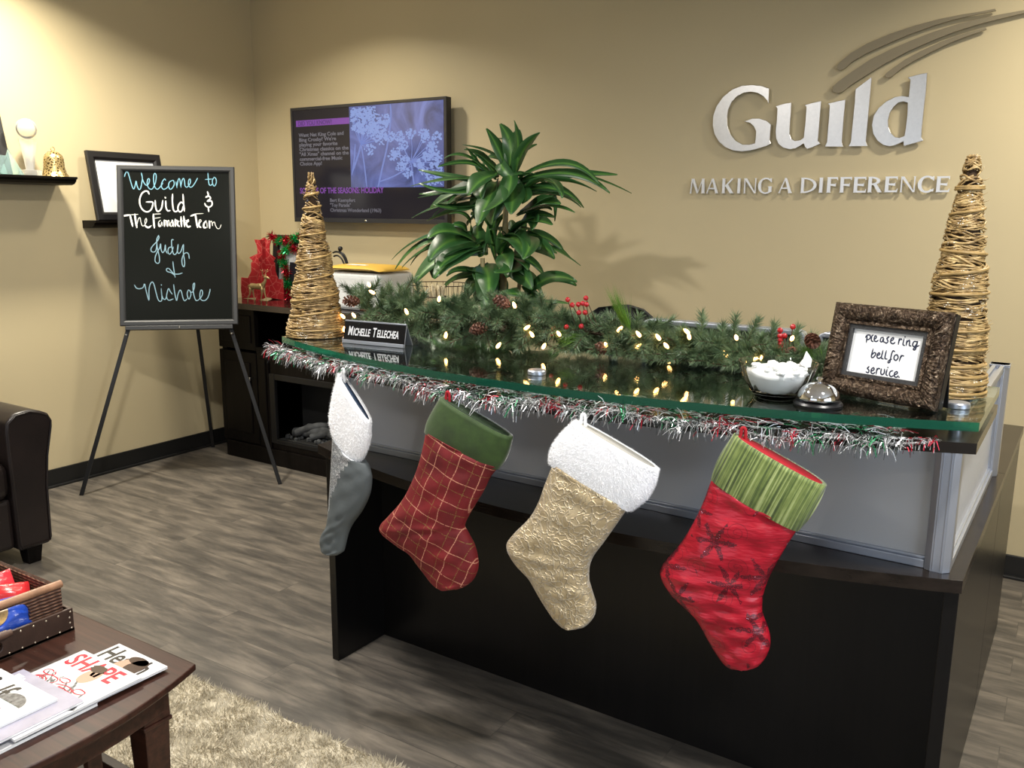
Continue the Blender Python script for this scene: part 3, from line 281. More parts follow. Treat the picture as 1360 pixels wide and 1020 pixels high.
M['ink'] = mat('black_ink', (.015, .015, .025), .6)

# ================================================================== SETTING
def structure(o): o['kind'] = 'structure'; return o
XR, YF = 7.2, -7.0
def slab(name, x0, x1, y0, y1, z0, z1, m): b = MB(); b.box(x0, x1, y0, y1, z0, z1); return structure(b.build(name, m))
slab('floor', -.1, XR + .1, YF - .1, .1, -.1, 0, M['floor'])
slab('ceiling', -.1, XR + .1, YF - .1, .1, CEIL, CEIL + .1, M['ceiling'])
slab('wall_back', 0, XR, 0, .12, 0, CEIL, M['wall'])
slab('wall_left', -.12, 0, YF, .12, 0, CEIL, M['wall'])
b = MB()  # front wall with the opening of the shop window
for q in ((0, 1.4, 0, CEIL), (4.4, XR, 0, CEIL), (1.4, 4.4, 0, .4), (1.4, 4.4, 2.3, CEIL)): b.box(q[0], q[1], YF - .12, YF, q[2], q[3])
structure(b.build('wall_front', M['wall']))
b = MB()
for q in ((1.4, 1.46, .4, 2.3), (4.34, 4.4, .4, 2.3), (2.87, 2.93, .4, 2.3), (1.4, 4.4, .4, .46), (1.4, 4.4, 2.24, 2.3)): b.box(q[0], q[1], YF - .09, YF - .03, q[2], q[3])
structure(b.build('window_2', M['silver']))
b = MB()  # right wall with the opening of the window
for q in ((-7.0, -5.3, 0, CEIL), (-2.5, .12, 0, CEIL), (-5.3, -2.5, 0, .7), (-5.3, -2.5, 2.2, CEIL)): b.box(XR, XR + .12, q[0], q[1], q[2], q[3])
structure(b.build('wall_right', M['wall']))
b = MB()
for q in ((-5.3, -5.24, .7, 2.2), (-2.56, -2.5, .7, 2.2), (-3.93, -3.87, .7, 2.2), (-5.3, -2.5, .7, .76), (-5.3, -2.5, 2.14, 2.2)): b.box(XR + .02, XR + .09, q[0], q[1], q[2], q[3])
win = structure(b.build('window_1', M['white']))
for q in ((.0, .0, 0),):
    b = MB(); b.box(0, .012, YF, -.012, 0, .096); b.box(0, .03, YF, -.012, 0, .012); structure(b.build('baseboard_left', M['baseboard'], bevel=.003))
    b = MB(); b.box(0, XR, -.012, 0, 0, .096); b.box(0, XR, -.03, 0, 0, .012); structure(b.build('baseboard_back', M['baseboard'], bevel=.003))
# lamps in the ceiling (trim ring and glowing lens)
M['lens'] = mat('lamp_lens', (.9, .9, .9), .5, emis=(1, .9, .72), estr=6)
for i, (x, y, w_, c_, s_) in enumerate(LAMPS):
    t = thing('ceiling_light', (x, y, CEIL), 'round recessed ceiling light %s' % ['over the left wall', 'in the back left corner', 'over the wall sign', 'left of the desk front', 'over the desk front', 'far left of the room', 'far right of the room'][i], 'light', 'recessed ceiling lights')
    b = MB(); b.lathe([(.088, 0), (.115, -.001), (.115, -.008), (.088, -.012), (.088, 0)], (x, y, CEIL - .0005), 32); b.build('trim_ring', M['white'], t, smooth=40)
    b = MB(); b.lathe([(.001, -.002), (.087, -.002), (.087, -.008), (.001, -.008)], (x, y, CEIL - .0005), 32); b.build('lens', M['lens'], t)

# ================================================================== WALL SIGN
S1 = Fr((0, 0, 0), (1, 0, 0), (0, -1, 0))
t = thing('wall_sign', (3.44, -.004, 1.73), 'large brushed metal letters and three taupe swooshes on the back wall', 'sign')
for loops in GUILD:
    b = MB(); b.prism([[tuple(q) for q in lp] for lp in loops], S1, .014, .024)
    for q in (loops[0][0], loops[0][len(loops[0]) // 2]): pass
    cx = sum(q[0] for q in loops[0]) / len(loops[0]); o = b.build('letter', M['brushed'], t)
    md = o.modifiers.new('bevel', 'BEVEL'); md.width = .0012; md.segments = 1; md.limit_method = 'ANGLE'; md.angle_limit = radians(60)
    # studs that hold the letter off the wall
    st = MB(); L0 = loops[0]; zs = sorted(q[1] for q in L0)
    for tri_i in (0.3, .6): 
        tr = tessellate_polygon([[Vector((q[0], q[1], 0)) for q in lp] for lp in loops]); fl = [q for lp in loops for q in lp]
        best = max(tr, key=lambda f: abs((fl[f[1]][0] - fl[f[0]][0]) * (fl[f[2]][1] - fl[f[0]][1]) - (fl[f[2]][0] - fl[f[0]][0]) * (fl[f[1]][1] - fl[f[0]][1])))
        c = np.mean([fl[k] for k in best], 0)
    st.tube([(c[0], 0, c[1]), (c[0], -.015, c[1])], .004, 8); st.build('stud', M['silver'], o)
for i, lp in enumerate(SWOOSH):
    b = MB(); L = [tuple(q) for q in lp]; b.prism([L], S1, .012, .022); o = b.build('swoosh', M['taupe'], t); o['label'] = 'curved taupe metal stripe'
    st = MB(); c = np.mean(lp[len(lp) // 2 - 2:len(lp) // 2 + 2] + lp[:0] , 0); k = len(lp) // 4; c = (np.array(lp[k]) + np.array(lp[-k - 1])) / 2
    st.tube([(c[0], 0, c[1]), (c[0], -.013, c[1])], .004, 8); st.build('stud', M['silver'], o)
# capitals with flared strokes: polygons in a unit box
def arc_band(cx, cy, rx, ry, tx, ty, a0, a1, n=18):
    o = [(cx + rx * cos(radians(a)), cy + ry * sin(radians(a))) for a in np.linspace(a0, a1, n)]
    i = [(cx + (rx - tx * abs(cos(radians(a))) ** .8 - ty * (1 - abs(cos(radians(a))) ** .8)) * cos(radians(a)), cy + (ry - ty) * sin(radians(a))) for a in np.linspace(a1, a0, n)]
    return o + i
def stem(x, w, fl=.05): return [(x - fl, 0), (x + w + fl, 0), (x + w, .06), (x + w, .94), (x + w + fl, 1), (x - fl, 1), (x, .94), (x, .06)]
def caps(ch, w, h, bold_=False):
    r = h / w  # keeps the upright strokes of even width
    s = (.215 if bold_ else .18) * r; f = .035 * r; th = .115 if bold_ else .095
    if ch == 'I': return [stem((1 - s) / 2 if s < .9 else .1, min(s, .8), .06)]
    if ch == 'M': return [[(0, 0), (.13, 0), (.1, .06), (.17, .95), (.1, 1), (.03, .06)], [(.08, 1), (.27, 1), (.55, .12), (.47, 0)], [(.47, 0), (.54, .16), (.80, 1), (.86, 1), (.52, 0)], [(.76, 1), (.93, 1), (.97, .06), (1, 0), (.74, 0), (.78, .06)]]
    if ch == 'A': return [[(0, 0), (.17, 0), (.13, .06), (.50, .92), (.5, 1), (.46, 1), (.06, .06)], [(.42, 1), (.58, 1), (.95, .06), (1, 0), (.70, 0), (.74, .06)], [(.2, .28), (.75, .28), (.72, .37), (.25, .37)]]
    if ch == 'K': return [stem(.04, s, f), [(.04 + s * .7, .45), (.75, .96), (.72, 1), (.94, 1), (.9, .95), (.36, .47)], [(.26, .52), (.5, .60), (.92, .06), (1, 0), (.68, 0)]]
    if ch == 'N': return [[(0, 0), (.15, 0), (.12, .06), (.12, 1), (.04, 1), (.04, .06)], [(.0, 1), (.22, 1), (.95, 0), (.84, 0)], [(.88, .0), (.95, 0), (.95, .94), (1, 1), (.82, 1), (.87, .94)]]
    if ch == 'D': return [stem(.05, s, f), arc_band(.08 + s * .6, .5, .92 - s * .6, .5, s * 1.05, th, -90, 90)]
    if ch in 'EF':
        p = [stem(.05, s, f), [(.1, 1), (.95, 1), (.95, .80), (.9, .80), (.86, 1 - th), (.1, 1 - th)], [(.1, .47), (.80, .40), (.80, .64), (.76, .56), (.1, .56)]]
        if ch == 'E': p.append([(.1, 0), (.97, 0), (1, .24), (.95, .22), (.9, th), (.1, th)])
        return p
    if ch == 'R': return [stem(.04, s, f), arc_band(.1 + s * .6, .73, .74 - s * .6, .27, s, th, -90, 90), [(.38, .50), (.62, .52), (.98, .02), (1, 0), (.72, 0)]]
    if ch in 'CG':
        p = [arc_band(.56, .5, .56, .52, s * 1.05, th, 45 if ch == 'C' else 48, 315 if ch == 'C' else 312, 26), [(.90, .99), (.96, .99), (.97, .72), (.93, .72), (.80, .86)]]
        if ch == 'C': p.append([(.80, .06), (.97, .06), (.99, .24), (.95, .24), (.82, .13)])
        else: p.append([(.76, .08), (.98, .10), (.98, .38), (1.0, .46), (.70, .46), (.76, .38)])
        return p
t = thing('tagline_sign', (3.45, -.004, 1.55), 'line of small metal capital letters below the large letters on the back wall', 'sign')
for k, (ch, x0, x1, z0, z1) in enumerate(TAG):
    b = MB(); w, h = x1 - x0, z1 - z0; sl = .04 if ch in 'DIFREKMN' else 0
    bold = k > 7
    for pi_, poly in enumerate(caps(ch, w, h, k > 7)): b.prism([[(x0 + q[0] * w, z0 + q[1] * h) for q in poly]], S1, .008 + .0003 * pi_, .018 - .0004 * pi_)
    o = b.build('letter', M['satin'], t)
    st = MB(); st.tube([((x0 + .2 * w if ch not in 'A' else x0 + .8 * w), 0, z0 + h * .2 if ch in 'A' else z0 + h * .5), ((x0 + .2 * w if ch not in 'A' else x0 + .8 * w), -.009, z0 + h * .2 if ch in 'A' else z0 + h * .5)], .002, 6); st.build('stud', M['silver'], o)
# small white plate on the wall behind the plant
b = MB(); b.box(1.735, 1.805, -.008, 0, 1.46, 1.575); o = b.build('wall_plate', M['white'], org=(1.77, 0, 1.46), bevel=.003)
tag(o, 'small white switch plate on the back wall behind the plant', 'switch')
b = MB(); b.box(1.76, 1.78, -.014, -.007, 1.505, 1.53); b.build('rocker', M['white'], o, bevel=.002)

# ================================================================== TELEVISION
t = thing('television', (.994, 0, 1.387), 'flat black television showing frosted flowers on the back wall', 'television')
TF = Fr((0, -.096, 0), (1, 0, 0), (0, -1, 0))
b = MB(); b.box(.414, 1.574, -.094, -.052, 1.387, 2.052); b.build('housing', M['black'], t, bevel=.004)
b = MB()
for q in ((.414, .430, 1.387, 2.052), (1.558, 1.574, 1.387, 2.052), (.43, 1.558, 2.036, 2.052), (.43, 1.558, 1.387, 1.412)): b.box(q[0], q[1], -.099, -.093, q[2], q[3])
b.build('bezel', mat('grey_bezel', (.05, .05, .055), .3, .5), t, bevel=.001)
b = MB(); b.box(.75, 1.24, -.053, -.001, 1.55, 1.9); b.build('wall_bracket', M['blackmetal'], t, bevel=.004)
ms = mat('dark_screen', (.012, .011, .015), .12, emis=(.035, .032, .05), estr=.12, spec=.28)
b = MB(); b.box(.430, 1.558, -.0955, -.093, 1.412, 2.036); scr = b.build('screen', ms, t)
def photo_mat():
    m, nt, bs = newmat('frosted_flower_picture'); v = coord(nt)
    n = noise(nt, v, 4.5, 4, .55, 1.2); c = ramp(nt, n, [(.3, (.035, .045, .13)), (.5, (.085, .11, .30)), (.66, (.14, .18, .46)), (.8, (.18, .23, .56))])
    lk(nt, c, bs.inputs['Emission Color']); bs.inputs['Emission Strength'].default_value = 1.05; bs.inputs['Base Color'].default_value = (.01, .01, .02, 1); bs.inputs['Roughness'].default_value = .15; return m
b = MB(); b.box(.883, 1.554, -.0962, -.0955, 1.586, 2.035); pic = b.build('picture', photo_mat(), scr)
mp_ = mat('pale_blue_glow', (.01, .01, .02), .3, emis=(.22, .31, .64), estr=1.0); mp2_ = mat('mid_blue_glow', (.01, .01, .02), .3, emis=(.17, .23, .56), estr=.95)
def tvp(x, y): return (.883 + (x - 460) / 668 * .671, 2.035 - (y - 92) / 598 * .449)  # picture layout inside the screen
TVP = Fr((0, -.0962, 0), (1, 0, 0), (0, -1, 0)); b = MB(); rs = np.random.RandomState(5); rnd = random.Random(5)
b.cur = 1
for pts, w in ((((765, 100), (768, 160), (760, 250), (735, 400), (700, 540), (665, 685)), .012), (((545, 370), (565, 520), (580, 685)), .010), (((545, 370), (520, 450), (475, 570)), .013), (((500, 370), (490, 480), (470, 590)), .010), (((905, 520), (915, 600), (925, 685)), .010), (((905, 540), (780, 610), (670, 650)), .008)):
    b.ribbon([tvp(*q) for q in pts], w, TVP, .0003, .0003)
def umbel(c, tips, nb, rb):
    for q in tips:
        b.cur = 1; b.ribbon([tvp(*c), tvp((c[0] + q[0]) / 2 + rnd.uniform(-8, 8), (c[1] + q[1]) / 2), tvp(*q)], .005, TVP, .0003, .0003)
        b.cur = 0
        for k in range(nb):
            a = rnd.uniform(0, 6.28); rr = rb * sqrt(rnd.random()); x, y = q[0] + rr * cos(a), q[1] + rr * sin(a); s = rnd.uniform(5, 12)
            if not (464 < x - s and x + s < 1124 and y - s > 96 and y + s < 686): continue
            g0 = rnd.uniform(0, 6)
            b.prism([[tvp(x + s * rnd.uniform(.5, 1.1) * cos(g0 + g), y + s * rnd.uniform(.5, 1.1) * sin(g0 + g)) for g in np.linspace(0, 2 * pi, 7)[:-1]]], TVP, 0, .0006 + .0002 * rnd.random())
umbel((545, 372), [(480, 160), (520, 130), (570, 120), (625, 130), (650, 190), (600, 200), (540, 190), (490, 220), (700, 250), (720, 200), (620, 260), (660, 320), (580, 270), (700, 340), (760, 320), (610, 410), (480, 110), (530, 250), (590, 150), (650, 260)], 40, 42)
umbel((905, 510), [(800, 440), (830, 330), (905, 310), (995, 310), (1085, 345), (1045, 410), (1000, 340), (850, 390), (780, 460), (830, 540), (880, 590), (1060, 520), (1100, 480), (1090, 580), (1000, 590), (960, 530), (860, 500), (1050, 650), (1110, 640), (1060, 450), (1020, 470)], 34, 36)
b.build('flower_print', [mp_, mp2_], pic)
mtx = mat('grey_screen_text', (.02, .02, .02), .3, emis=(.30, .29, .36), estr=.42); mpu = mat('purple_glow', (.02, .01, .03), .3, emis=(.30, .08, .52), estr=.6); mdk = mat('dark_purple_text', (.02, .01, .03), .3, emis=(.10, .03, .2), estr=.6)
b = MB(); b.box(.456, .883, -.0962, -.0955, 1.943, 1.978); b.build('heading_bar', mpu, scr)
b = MB(); text_mesh('DID YOU KNOW?', .036, TF, .472, 1.948, .0004, sx=.95, bold=.0008, mb=b); b.build('heading_text', mdk, scr)
b = MB(); y = 1.884
for ln, wd_ in zip(['Want Nat King Cole and', "Bing Crosby? We're", 'playing your favorite', 'Christmas classics on the', '"All Xmas" channel on the', 'commercial-free Music', 'Choice App!'], (.36, .30, .31, .395, .395, .345, .18)):
    k = MB(); w = text_mesh(ln, .029, TF, 0, 0, 0, mb=k); text_mesh(ln, .029, TF, .476, y, .0003, sx=wd_ / w, bold=.0007, mb=b); y -= .0275
b.build('paragraph_text', mtx, scr)
b = MB(); text_mesh('SOUNDS OF THE SEASONS: HOLIDAY', .046, TF, .468, 1.556, .0003, sx=.79 / .93, bold=.001, mb=b); b.build('channel_text', mpu, scr)
b = MB()
for ln, yy, wd_ in (('Bert Kaempfert', 1.506, .2), ('"Toy Parade"', 1.478, .165), ('Christmas Wonderland (1963)', 1.449, .395)):
    k = MB(); w = text_mesh(ln, .028, TF, 0, 0, 0, mb=k); text_mesh(ln, .028, TF, .712, yy, .0003, sx=wd_ / w, bold=.0005, mb=b)
for ln, yy in (('Artist:', 1.506), ('Title:', 1.478), ('Album:', 1.449)): text_mesh(ln, .028, TF, .52, yy, .0003, sx=.9, bold=.0005, mb=b)
b.build('song_text', mtx, scr)
b = MB(); b.ball((.99, -.0995, 1.399), .006, 10, (1.6, .3, 1)); b.build('badge', M['chrome'], t)
# ================================================================== RECEPTION DESK
DR = -.022; DU = V(cos(DR), sin(DR), 0); DN = V(sin(DR), -cos(DR), 0)     # along the front / facing the room
DK = Fr((4.3353, -2.0811, 0), DU, (0, 0, 1))                              # local: x along the front (negative = left), y away from the room, z up
DL = 1.812
desk = thing('reception_desk', tuple(DK.P(-DL / 2, .2, 0)), 'espresso laminate reception desk with bowed worktop and frosted screen below the glass', 'desk')
def arc_pts(z, R, cy, xa, xb, n=40, cx=3.465): return [(x, cy - sqrt(R * R - (x - cx) ** 2), z) for x in np.linspace(xa, xb, n)]
def w2d(P): d = np.array(P, float) - DK.O; return (float(d @ DK.u), float(d @ DK.v))
# worktop: bowed front
fa = [w2d((x, y, 0)) for x, y, z in arc_pts(0, 2.584, .358, DK.P(-DL, 0)[0], DK.P(0, 0)[0])]
fa[0] = (-DL, fa[0][1]); fa[-1] = (0, fa[-1][1])
b = MB(); b.prism([fa + [(0, .895), (-DL, .895)]], DK, .712, .74); b.build('worktop', M['laminate'], desk, bevel=.002)
b = MB(); b.box(-DL + .005, -DL + .033, .02, .88, 0, .712, DK); b.build('end_panel', M['laminate_z'], desk, bevel=.0015)
b = MB(); b.box(-.033, -.005, .02, .893, 0, .712, DK); b.build('end_panel', M['laminate_z'], desk, bevel=.0015)
b = MB(); b.box(-DL + .033, -.033, .244, .264, .0, .712, DK); b.build('modesty_panel', M['laminate_z'], desk)
# frosted screen standing on the worktop
def frost_mat():
    m, nt, bs = newmat('frosted_acrylic'); bs.inputs['Base Color'].default_value = (.66, .67, .69, 1); bs.inputs['Roughness'].default_value = .32; bs.inputs['Transmission Weight'].default_value = .35; bs.inputs['IOR'].default_value = 1.3; return m
frost = frost_mat(); PX0, PX1, PZ = -DL + .075, -.052, 1.03
def post(x, y, z1):
    b = MB(); pr = [(x - .024, y - .018), (x - .012, y - .024), (x + .012, y - .024), (x + .024, y - .012), (x + .024, y + .02), (x - .024, y + .02)]
    b.prism([pr], DK, .74, z1)
    for dx in (-.009, .006): b.box(x + dx, x + dx + .003, y - .0255, y - .0235, .745, z1 - .004, DK)
    b.box(x - .025, x + .025, y - .0255, y + .021, z1 - .008, z1, DK); return b.build('post', M['silver'], desk, bevel=.0015)
post(PX0, .045, PZ); post(PX1, .045, PZ); post(PX1 + .01, .865, 1.058)
b = MB(); b.box(PX0 + .024, PX1 - .024, .030, .062, .74, .758, DK); b.box(PX0 + .024, PX1 - .024, .036, .056, .758, .764, DK); b.build('rail', M['silver'], desk, bevel=.0015)
b = MB(); b.box(PX0 + .024, PX1 - .024, .030, .062, 1.012, PZ, DK); b.build('rail', M['silver'], desk, bevel=.0015)
b = MB(); b.box(PX0 + .024, PX1 - .024, .043, .049, .762, 1.014, DK); b.build('frosted_panel', frost, desk)
b = MB(); b.box(PX1 - .008, PX1 + .024, .065, .855, .74, .758, DK); b.box(PX1 - .002, PX1 + .018, .065, .855, .758, .764, DK); b.build('rail', M['silver'], desk, bevel=.0015)
b = MB(); b.box(PX1 - .008, PX1 + .002, .065, .855, 1.04, 1.056, DK); b.box(PX1 + .012, PX1 + .022, .065, .855, 1.04, 1.056, DK); b.box(PX1 - .008, PX1 + .022, .065, .855, 1.036, 1.046, DK); b.build('rail', M['silver'], desk, bevel=.001)
b = MB(); b.box(PX1 + .005, PX1 + .011, .065, .855, .762, 1.038, DK); b.build('frosted_panel', frost, desk)
# black transaction shelf below the glass
def shelf_poly(dx=0.0, dback=0.0):
    f = [(x, y) for x, y, z in arc_pts(0, 2.395, .04, 2.497 + dx, 4.34, 60)]
    return f + [(4.346, -1.79 + dback), (2.50 + dx, -1.752 + dback)]
M['shelf'] = mat('black_shelf_laminate', (.012, .010, .009), .22)
b = MB(); b.prism([shelf_poly(.012)], FLOORF, 1.03, 1.051); b.build('transaction_shelf', M['shelf'], desk, bevel=.002)
# glass slab on stand-offs
def glass_mats():
    m, nt, bs = newmat('clear_glass_face'); bs.inputs['Base Color'].default_value = (.80, .93, .87, 1); bs.inputs['Roughness'].default_value = .015; bs.inputs['Transmission Weight'].default_value = 1; bs.inputs['IOR'].default_value = 1.5
    e, nt, be = newmat('green_glass_edge'); be.inputs['Base Color'].default_value = (.03, .26, .16, 1); be.inputs['Roughness'].default_value = .06; be.inputs['Transmission Weight'].default_value = .75; be.inputs['IOR'].default_value = 1.5
    return m, e
gm, ge = glass_mats(); GZ = 1.09
glass = thing('glass_top', (3.43, -2.05, 1.051), 'thick green edged bowed glass top raised above the black desk shelf', 'glass top')
b = MB(); b.prism([shelf_poly()], FLOORF, 1.073, GZ)
nfl = len(tessellate_polygon([[Vector((q[0], q[1], 0)) for q in shelf_poly()]])) * 2
b.m = [0] * nfl + [1] * (len(b.f) - nfl); b.build('glass_slab', [gm, ge], glass)
for (x, y) in ((3.433, -2.24), (4.292, -2.07), (2.60, -1.86), (3.43, -1.83), (4.29, -1.86), (2.72, -2.10)):
    o = MB(); o.lathe([(.001, 1.0895), (.019, 1.0895), (.0215, 1.091), (.0215, 1.0985), (.0195, 1.101), (.001, 1.1015)], (x, y, 0), 28); o.lathe([(.0001, 1.0515), (.012, 1.0515), (.012, 1.0725), (.0001, 1.0725)], (x, y, 0), 20); o.build('standoff_cap', M['silver'], glass, smooth=35)
# side desk running back towards the wall
side = thing('side_cabinet', tuple(DK.P(-.3, 1.2, 0)), 'dark laminate side cabinet joined to the right end of the reception desk', 'cabinet')
b = MB(); b.box(-.62, 0.0, .897, 1.58, .712, .74, DK); b.build('top', M['laminate'], side, bevel=.002)
b = MB(); b.box(-.033, -.005, .897, 1.56, 0, .712, DK); b.build('side_panel', M['laminate_z'], side, bevel=.0015)
b = MB(); b.box(-.60, -.034, .91, 1.555, .03, .712, DK); b.build('body', M['laminate_z'], side)

# ================================================================== STOCKINGS
def stocking(data, label, mats, depth, cuff_depth, fur=0, split=None, wrinkle=0.0, seed=0, loop_m=None):
    fr = Fr(data['O'], data['u'], data['n']); rs = np.random.RandomState(seed); c0 = data['cuff'][0]
    t = thing('christmas_stocking', tuple(fr.P((c0[0] + c0[2]) / 2, c0[1], 0)), label, 'stocking', 'stockings hung along the desk front')
    S = crom(data['body'], 60); N = 40; rings = []; L = len(S)
    ph = rs.uniform(0, 6, 8)
    for i, (lx, lz, rx, rz) in enumerate(S):
        k = i / (L - 1); w = np.hypot(rx - lx, rz - lz) / 2; d = min(depth * (.85 + .25 * sin(pi * min(1, k * 1.3))), w * .95) * (1 if k < .9 else sqrt(max(.02, (1 - k) / .1)))
        ring = []
        for j in range(N):
            a = 2 * pi * j / N; ca, sa = cos(a), sin(a); ex = np.sign(ca) * abs(ca) ** .85; ey = np.sign(sa) * abs(sa) ** .8
            wv = wrinkle * (sin(9 * k * 6 + 3 * ca + ph[0]) * .5 + sin(17 * k * 3 - 7 * ca + ph[1]) * .35 + sin(31 * k + 11 * ca + ph[2]) * .25) * abs(sa)
            ring.append(fr.P((lx + rx) / 2 + (rx - lx) / 2 * ex, (lz + rz) / 2 + (rz - lz) / 2 * ex, (d + wv) * ey))
        rings.append(ring)
    b = MB(); b.loft(rings); body = b
    if split:
        for i in range(L - 1):
            k = i / (L - 1)
            for j in range(N):
                f = (1 + cos(2 * pi * (j + .5) / N)) / 2
                if f > split(k): b.m[i * N + j] = 1
    ob = b.build('sock', [mats[0], mats[3]] if split else mats[0], t, smooth=180); recalc(ob)
    # cuff: an open sleeve, doubled over
    Cs = crom(data['cuff'], 14); ro, ri = [], []
    for i, (lx, lz, rx, rz) in enumerate(Cs):
        k = i / 13; puff = .004 * sin(pi * k); ux = nrm(V(rx - lx, rz - lz)); hw = np.hypot(rx - lx, rz - lz) / 2
        for lst, inset in ((ro, 0), (ri, .009)):
            ring = []
            for j in range(N):
                a = 2 * pi * j / N; ca, sa = cos(a), sin(a); ex = np.sign(ca) * abs(ca) ** .85 * (hw + puff - inset); ey = np.sign(sa) * abs(sa) ** .75 * (cuff_depth + puff - inset)
                ring.append(fr.P((lx + rx) / 2 + ux[0] * ex, (lz + rz) / 2 + ux[1] * ex, ey))
            lst.append(ring)
    b = MB(); b.loft(ro[::-1] + [ri[0]], cap=False); b.loft([ro[-1], ri[-1]], cap=False)
    ob2 = b.build('cuff', mats[1], t, smooth=180); recalc(ob2)
    b = MB(); b.loft(ri[:10], cap=True); o = b.build('lining', mats[2], t, smooth=180)
    if fur:
        b = MB(); R = np.array(ro); n = fur
        ii = rs.uniform(0, 13, n); jj = rs.randint(0, N, n); i0 = np.minimum(ii.astype(int), 12); f = (ii - i0)[:, None]; g = rs.rand(n)[:, None]
        p00 = R[i0, jj]; p10 = R[i0 + 1, jj]; p01 = R[i0, (jj + 1) % N]; p11 = R[i0 + 1, (jj + 1) % N]
        base = (p00 * (1 - f) + p10 * f) * (1 - g) + (p01 * (1 - f) + p11 * f) * g
        cen = R.mean(1)[i0]; out = base - cen; out /= np.linalg.norm(out, axis=1)[:, None]
        edge = np.exp(-((ii - 13) / 1.2) ** 2)[:, None] * V(0, 0, -1) * .6 + np.exp(-(ii / 1.2) ** 2)[:, None] * V(0, 0, .6)
        dr = out * .8 + fr.n * .2 + rs.normal(size=(n, 3)) * .5 + edge + V(0, 0, -.25); dr /= np.linalg.norm(dr, axis=1)[:, None]
        b.blades(base - dr * .002, base + dr * rs.uniform(.003, .0065, n)[:, None], .0011, rs); o = b.build('fur', mats[1], t); o['kind'] = 'stuff'
    # hanging loop
    lm = loop_m or mats[1]; x, z = c0[0], c0[1]; b = MB()
    tz_ = max(1.052, z + .012); p = [fr.P(x + .012, z - .025, .0), fr.P(x + .013, tz_ - .006, .0), fr.P(x + .017, tz_, 0), fr.P(x + .021, tz_ - .006, .0), fr.P(x + .022, z - .025, .0)]
    b.tube(crom(p, 16), .0035, 8); b.build('hanging_loop', lm, t, smooth=180)
    return t
fur_w = mat('white_plush_fur', (.96, .96, .98), .9, bmp=.25, bscale=90, bdist=.004, sheen=.5)
def plaid_mat():
    m, nt, bs = newmat('red_velvet_plaid'); v = coord(nt)
    sx = nt.nodes.new('ShaderNodeSeparateXYZ'); n = noise(nt, v, 7, 2)
    rt = coord(nt, (1, 1, 1), 'Object', (0, radians(-22), 0)); lk(nt, rt, sx.inputs[0])
    def lines(ch, per, wid, off, wob):
        a = math_(nt, 'ADD', math_(nt, 'ADD', ch, off), math_(nt, 'MULTIPLY', n, wob)); f = math_(nt, 'PINGPONG', a, per / 2); return math_(nt, 'LESS_THAN', f, wid)
    g1 = math_(nt, 'MAXIMUM', lines(sx.outputs[0], .056, .0010, .02, .012), lines(sx.outputs[2], .058, .0010, .0, .018))
    g2 = math_(nt, 'MAXIMUM', lines(sx.outputs[0], .056, .0008, .040, .012), lines(sx.outputs[2], .058, .0008, .024, .018))
    sp = noise(nt, v, 420, 2); red = ramp(nt, noise(nt, v, 14, 3), [(.3, (.11, .004, .006)), (.7, (.20, .008, .011))])
    c = mix(nt, math_(nt, 'MULTIPLY', g1, math_(nt, 'GREATER_THAN', sp, .42)), red, (.55, .24, .15)); c = mix(nt, math_(nt, 'MULTIPLY', g2, math_(nt, 'GREATER_THAN', sp, .47)), c, (.20, .13, .03))
    lk(nt, c, bs.inputs['Base Color']); bs.inputs['Roughness'].default_value = .75; bs.inputs['Sheen Weight'].default_value = .12; bs.inputs['Sheen Tint'].default_value = (.8, .05, .05, 1); bump(nt, bs, noise(nt, v, 22, 3), .4, .006); return m
def crush_mat():
    m, nt, bs = newmat('crushed_gold_satin'); v = coord(nt)
    w = nt.nodes.new('ShaderNodeTexVoronoi'); w.feature = 'DISTANCE_TO_EDGE'; w.inputs['Scale'].default_value = 55
    d = nt.nodes.new('ShaderNodeVectorMath'); d.operation = 'MULTIPLY_ADD'; nn = nt.nodes.new('ShaderNodeTexNoise'); nn.inputs['Scale'].default_value = 16; nn.inputs['Detail'].default_value = 3; lk(nt, v, nn.inputs['Vector'])
    lk(nt, nn.outputs['Color'], d.inputs[0]); d.inputs[1].default_value = (.12, .12, .12); lk(nt, v, d.inputs[2]); lk(nt, d.outputs[0], w.inputs['Vector'])
    cre = ramp(nt, w.outputs['Distance'], [(0, (1, 1, 1)), (.04, (.35, .35, .35)), (.14, (0, 0, 0))]); h = math_(nt, 'ADD', cre, math_(nt, 'MULTIPLY', noise(nt, d.outputs[0], 34, 4), .9))
    c = mix(nt, math_(nt, 'MULTIPLY', cre, .5), ramp(nt, noise(nt, v, 30, 3), [(.3, (.36, .27, .14)), (.7, (.56, .44, .26))]), (.80, .70, .52)); lk(nt, c, bs.inputs['Base Color'])
    bs.inputs['Roughness'].default_value = .38; bs.inputs['Metallic'].default_value = .35; bs.inputs['Sheen Weight'].default_value = .4; bump(nt, bs, h, .55, .006); return m
